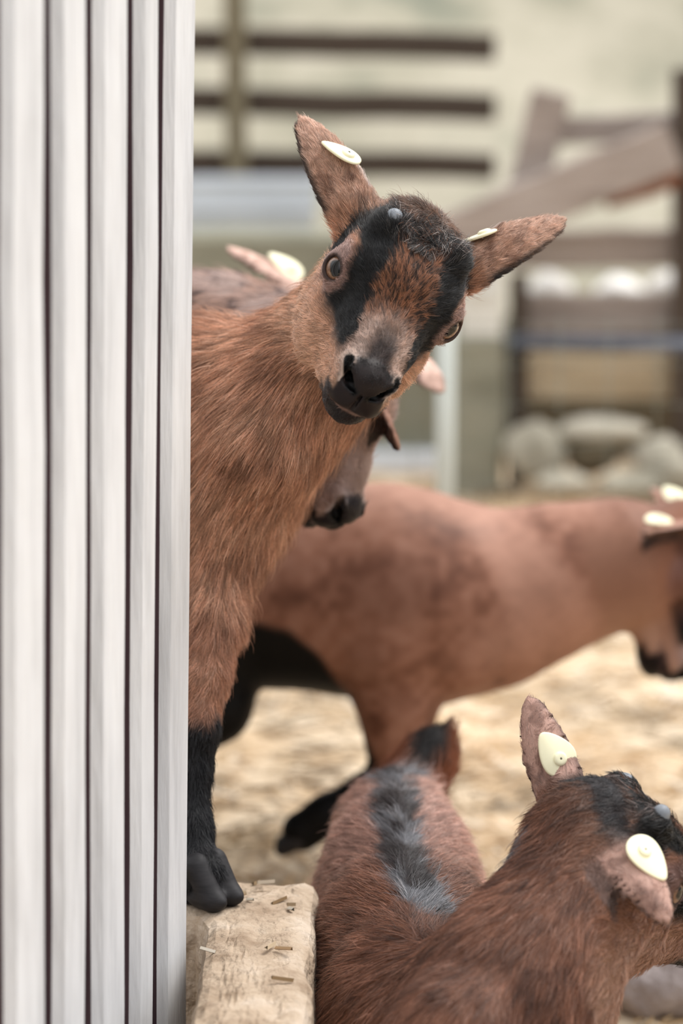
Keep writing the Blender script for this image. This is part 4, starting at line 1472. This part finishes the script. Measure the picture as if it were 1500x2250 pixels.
def kid_lying():
    """lying with its back to the camera beside the ledge"""
    H = Head(P(1395, 1885, 1.79), V3(.858, -.252, -.447), V3(.382, .89, .232), 1.0)
    B = Body()
    sp = np.array([[0.041, 2.115, 0.155], [0.043, 2.02, 0.158], [0.046, 1.90, 0.146], [0.056, 1.79, 0.136], [0.085, 1.715, 0.125]])
    rad = np.array([0.037, 0.045, 0.056, 0.062, 0.056])
    cen = sp - np.c_[np.zeros(5), np.zeros(5), rad]
    B.chain([(c, r) for c, r in zip(cen, rad)], 0.03)
    B.chain([(cen[2] - [0, 0, .03], 0.064), (cen[3] - [0, 0, .05], 0.068), (cen[4] - [0, 0, 0.06], 0.060)], 0.03)
    B.chain([(cen[0] - [0, 0, .03], 0.048), (cen[1] - [0, 0, .06], 0.062), (cen[2] - [0, 0, .075], 0.066)], 0.03)
    for s in (1, -1):                                       # folded hind legs
        B.ell(cen[1] + np.array([s * 0.024, -0.01, -0.045]), (0.024, 0.070, 0.055), None, 0.03)
        B.chain([(cen[1] + np.array([s * 0.048, -0.06, -0.085]), 0.030), (np.array([cen[1][0] + s * 0.064, cen[1][1] - 0.09, FLOOR + 0.030]), 0.020), (np.array([cen[1][0] + s * 0.062, cen[1][1] + 0.05, FLOOR + 0.020]), 0.014)], 0.02)
    B.chain([(cen[4], 0.060), (P(1120, 2190, 1.71), 0.052), (P(1215, 2060, 1.735), 0.044), (P(1295, 1940, 1.76), 0.039), (H.w(0, -0.035, -0.012), 0.038)], 0.03)
    # foreleg set forward under the chin, other one folded
    kn = np.array([0.150, 1.70, 0.03])
    B.chain([(P(1180, 2160, 1.74), 0.040), (P(1262, 2200, 1.73), 0.0185), (kn, 0.0160), (np.array([0.150, 1.69, -0.03]), 0.0115), (np.array([0.152, 1.685, FLOOR + .026]), 0.0140)], 0.02)
    B.chain([(P(1000, 2280, 1.66), 0.040), (np.array([0.07, 1.63, -0.01]), 0.022), (np.array([0.09, 1.60, FLOOR + 0.020]), 0.0165), (np.array([0.10, 1.67, FLOOR + 0.016]), 0.0125)], 0.02)
    # upright tail
    t0 = sp[0] + np.array([0.0, 0.015, -0.030])
    B.chain([(t0, 0.022), (P(905, 1725, 2.16), 0.023), (P(945, 1665, 2.175), 0.019), (P(982, 1612, 2.18), 0.006)], 0.012)
    ears = [(H.w(-0.036, -0.046, 0.012), V3(-.19, .74, -.55), V3(-.45, .10, .88), 0.080, 0.0180),
            (H.w(0.036, -0.050, 0.022), V3(.45, -.73, .50), V3(.32, .40, .86), 0.068, 0.0180)]
    # spine line in plan view: tail, back, withers, up the neck
    pl = np.array([[0.070, 2.19], [0.040, 2.11], [0.039, 2.02], [0.044, 1.90], [0.060, 1.825], [0.086, 1.790], P(1110, 1960, 1.76)[:2]])

    def spine(p):
        best = np.full(len(p), 9.0)
        for a, b in zip(pl[:-1], pl[1:]):
            ab = b - a
            t = np.clip(((p[:, :2] - a) @ ab) / (ab @ ab), 0, 1)
            best = np.minimum(best, np.linalg.norm(p[:, :2] - a - t[:, None] * ab, axis=1))
        return best

    def extra(p, col, n1, n2, rv):
        rumpw = sstep(1.86, 2.02, p[:, 1])
        col = mixc(col, srgb(204, 164, 150), rumpw * 0.85)  # paler rump: the sheen of its sleek fur is painted in
        col = mixc(col, srgb(70, 42, 30), (1 - rumpw) * sstep(0.50, 0.75, n2 * 0.5 + rv * 0.5) * 0.6)
        s = spine(p)
        st_ = sstep(0.0175, 0.0095, s + 0.010 * (n2 - .5) + 0.010 * (n1 - .5)) * (p[:, 2] > 0.10) * (1 - 0.85 * sstep(2.135, 2.15, p[:, 1]))
        sc_ = mixc(np.tile(srgb(34, 34, 38), (len(p), 1)), srgb(122, 125, 131), sstep(0.46, 0.62, hash_noise(p, 75, 76)))  # grey patches are sheen on the black stripe, put into its colour
        col = mixc(col, sc_, st_ * 0.95)
        tl = sstep(2.135, 2.15, p[:, 1])
        col = mixc(col, srgb(140, 80, 48), tl * (1 - st_))
        tip = sstep(P(0, 1680, 2.17)[2], P(0, 1655, 2.17)[2], p[:, 2]) * tl
        d = p[:, 0] - P(935, 1660, 2.17)[0]
        col = mixc(col, srgb(26, 20, 19), tip * sstep(0.024, 0.010, np.abs(d)))
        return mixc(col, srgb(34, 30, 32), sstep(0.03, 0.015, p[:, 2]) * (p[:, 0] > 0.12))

    def dirs(p):
        s = sstep(1.70, 1.84, p[:, 1])
        out = np.outer(s, [0.0, 0.75, -0.45]) + np.outer(1 - s, [-0.45, -0.15, -0.85])
        sx = np.sign(p[:, 0] - 0.045) * 0.35
        out[:, 0] += sx * s
        tl = sstep(2.13, 2.15, p[:, 1])
        return out * (1 - tl[:, None]) + np.outer(tl, [0.35, 0.1, 0.9])

    def dens0(p):
        return np.where(p[:, 2] < -0.02, 0.25, 1.0)
    root, E = kid('goat_kid', 'dark brown goat kid lying beside the ledge, black stripe down its spine', (0.05, 1.88, FLOOR), B, H, ears,
                  grid_of((-0.05, 1.52, FLOOR), (0.34, 2.24, 0.36), 0.0026), extra, [(np.array([0.156, 1.682, FLOOR]), (0.6, -0.8, 0))], 110000, seed=71, hair_len=0.015, dirs=dirs, dens0=dens0,
                  base=(srgb(138, 92, 70), srgb(176, 126, 102), srgb(78, 46, 33)), hrad=0.00014, inner=0.5, earc=(186, 150, 136),
                  post=lambda L, fc, dark: mixc(fc, srgb(30, 31, 36), sstep(0.014, 0.007, np.abs(L[:, 1] + 0.047)) * sstep(0.020, 0.032, L[:, 2]) * 0.9))
    far, near = E
    sr = 1 if float(far.b @ V3(1, 0, 0)) > 0 else -1
    ear_tag(root, far.at(0.36, 0.55 * sr, 0.006), V3(-.52, .72, .1), V3(.25, .25, .93), 0.032, 0.024)
    s2 = 1 if float(near.b @ V3(.8, .6, 0)) > 0 else -1
    ear_tag(root, near.at(0.40, 0.50 * s2, 0.006), V3(.55, -.75, .3), V3(.50, .42, .76), 0.034, 0.024)

kid_walking()
kid_behind()
kid_grazing()
kid_lying()
build_peeking_kid()
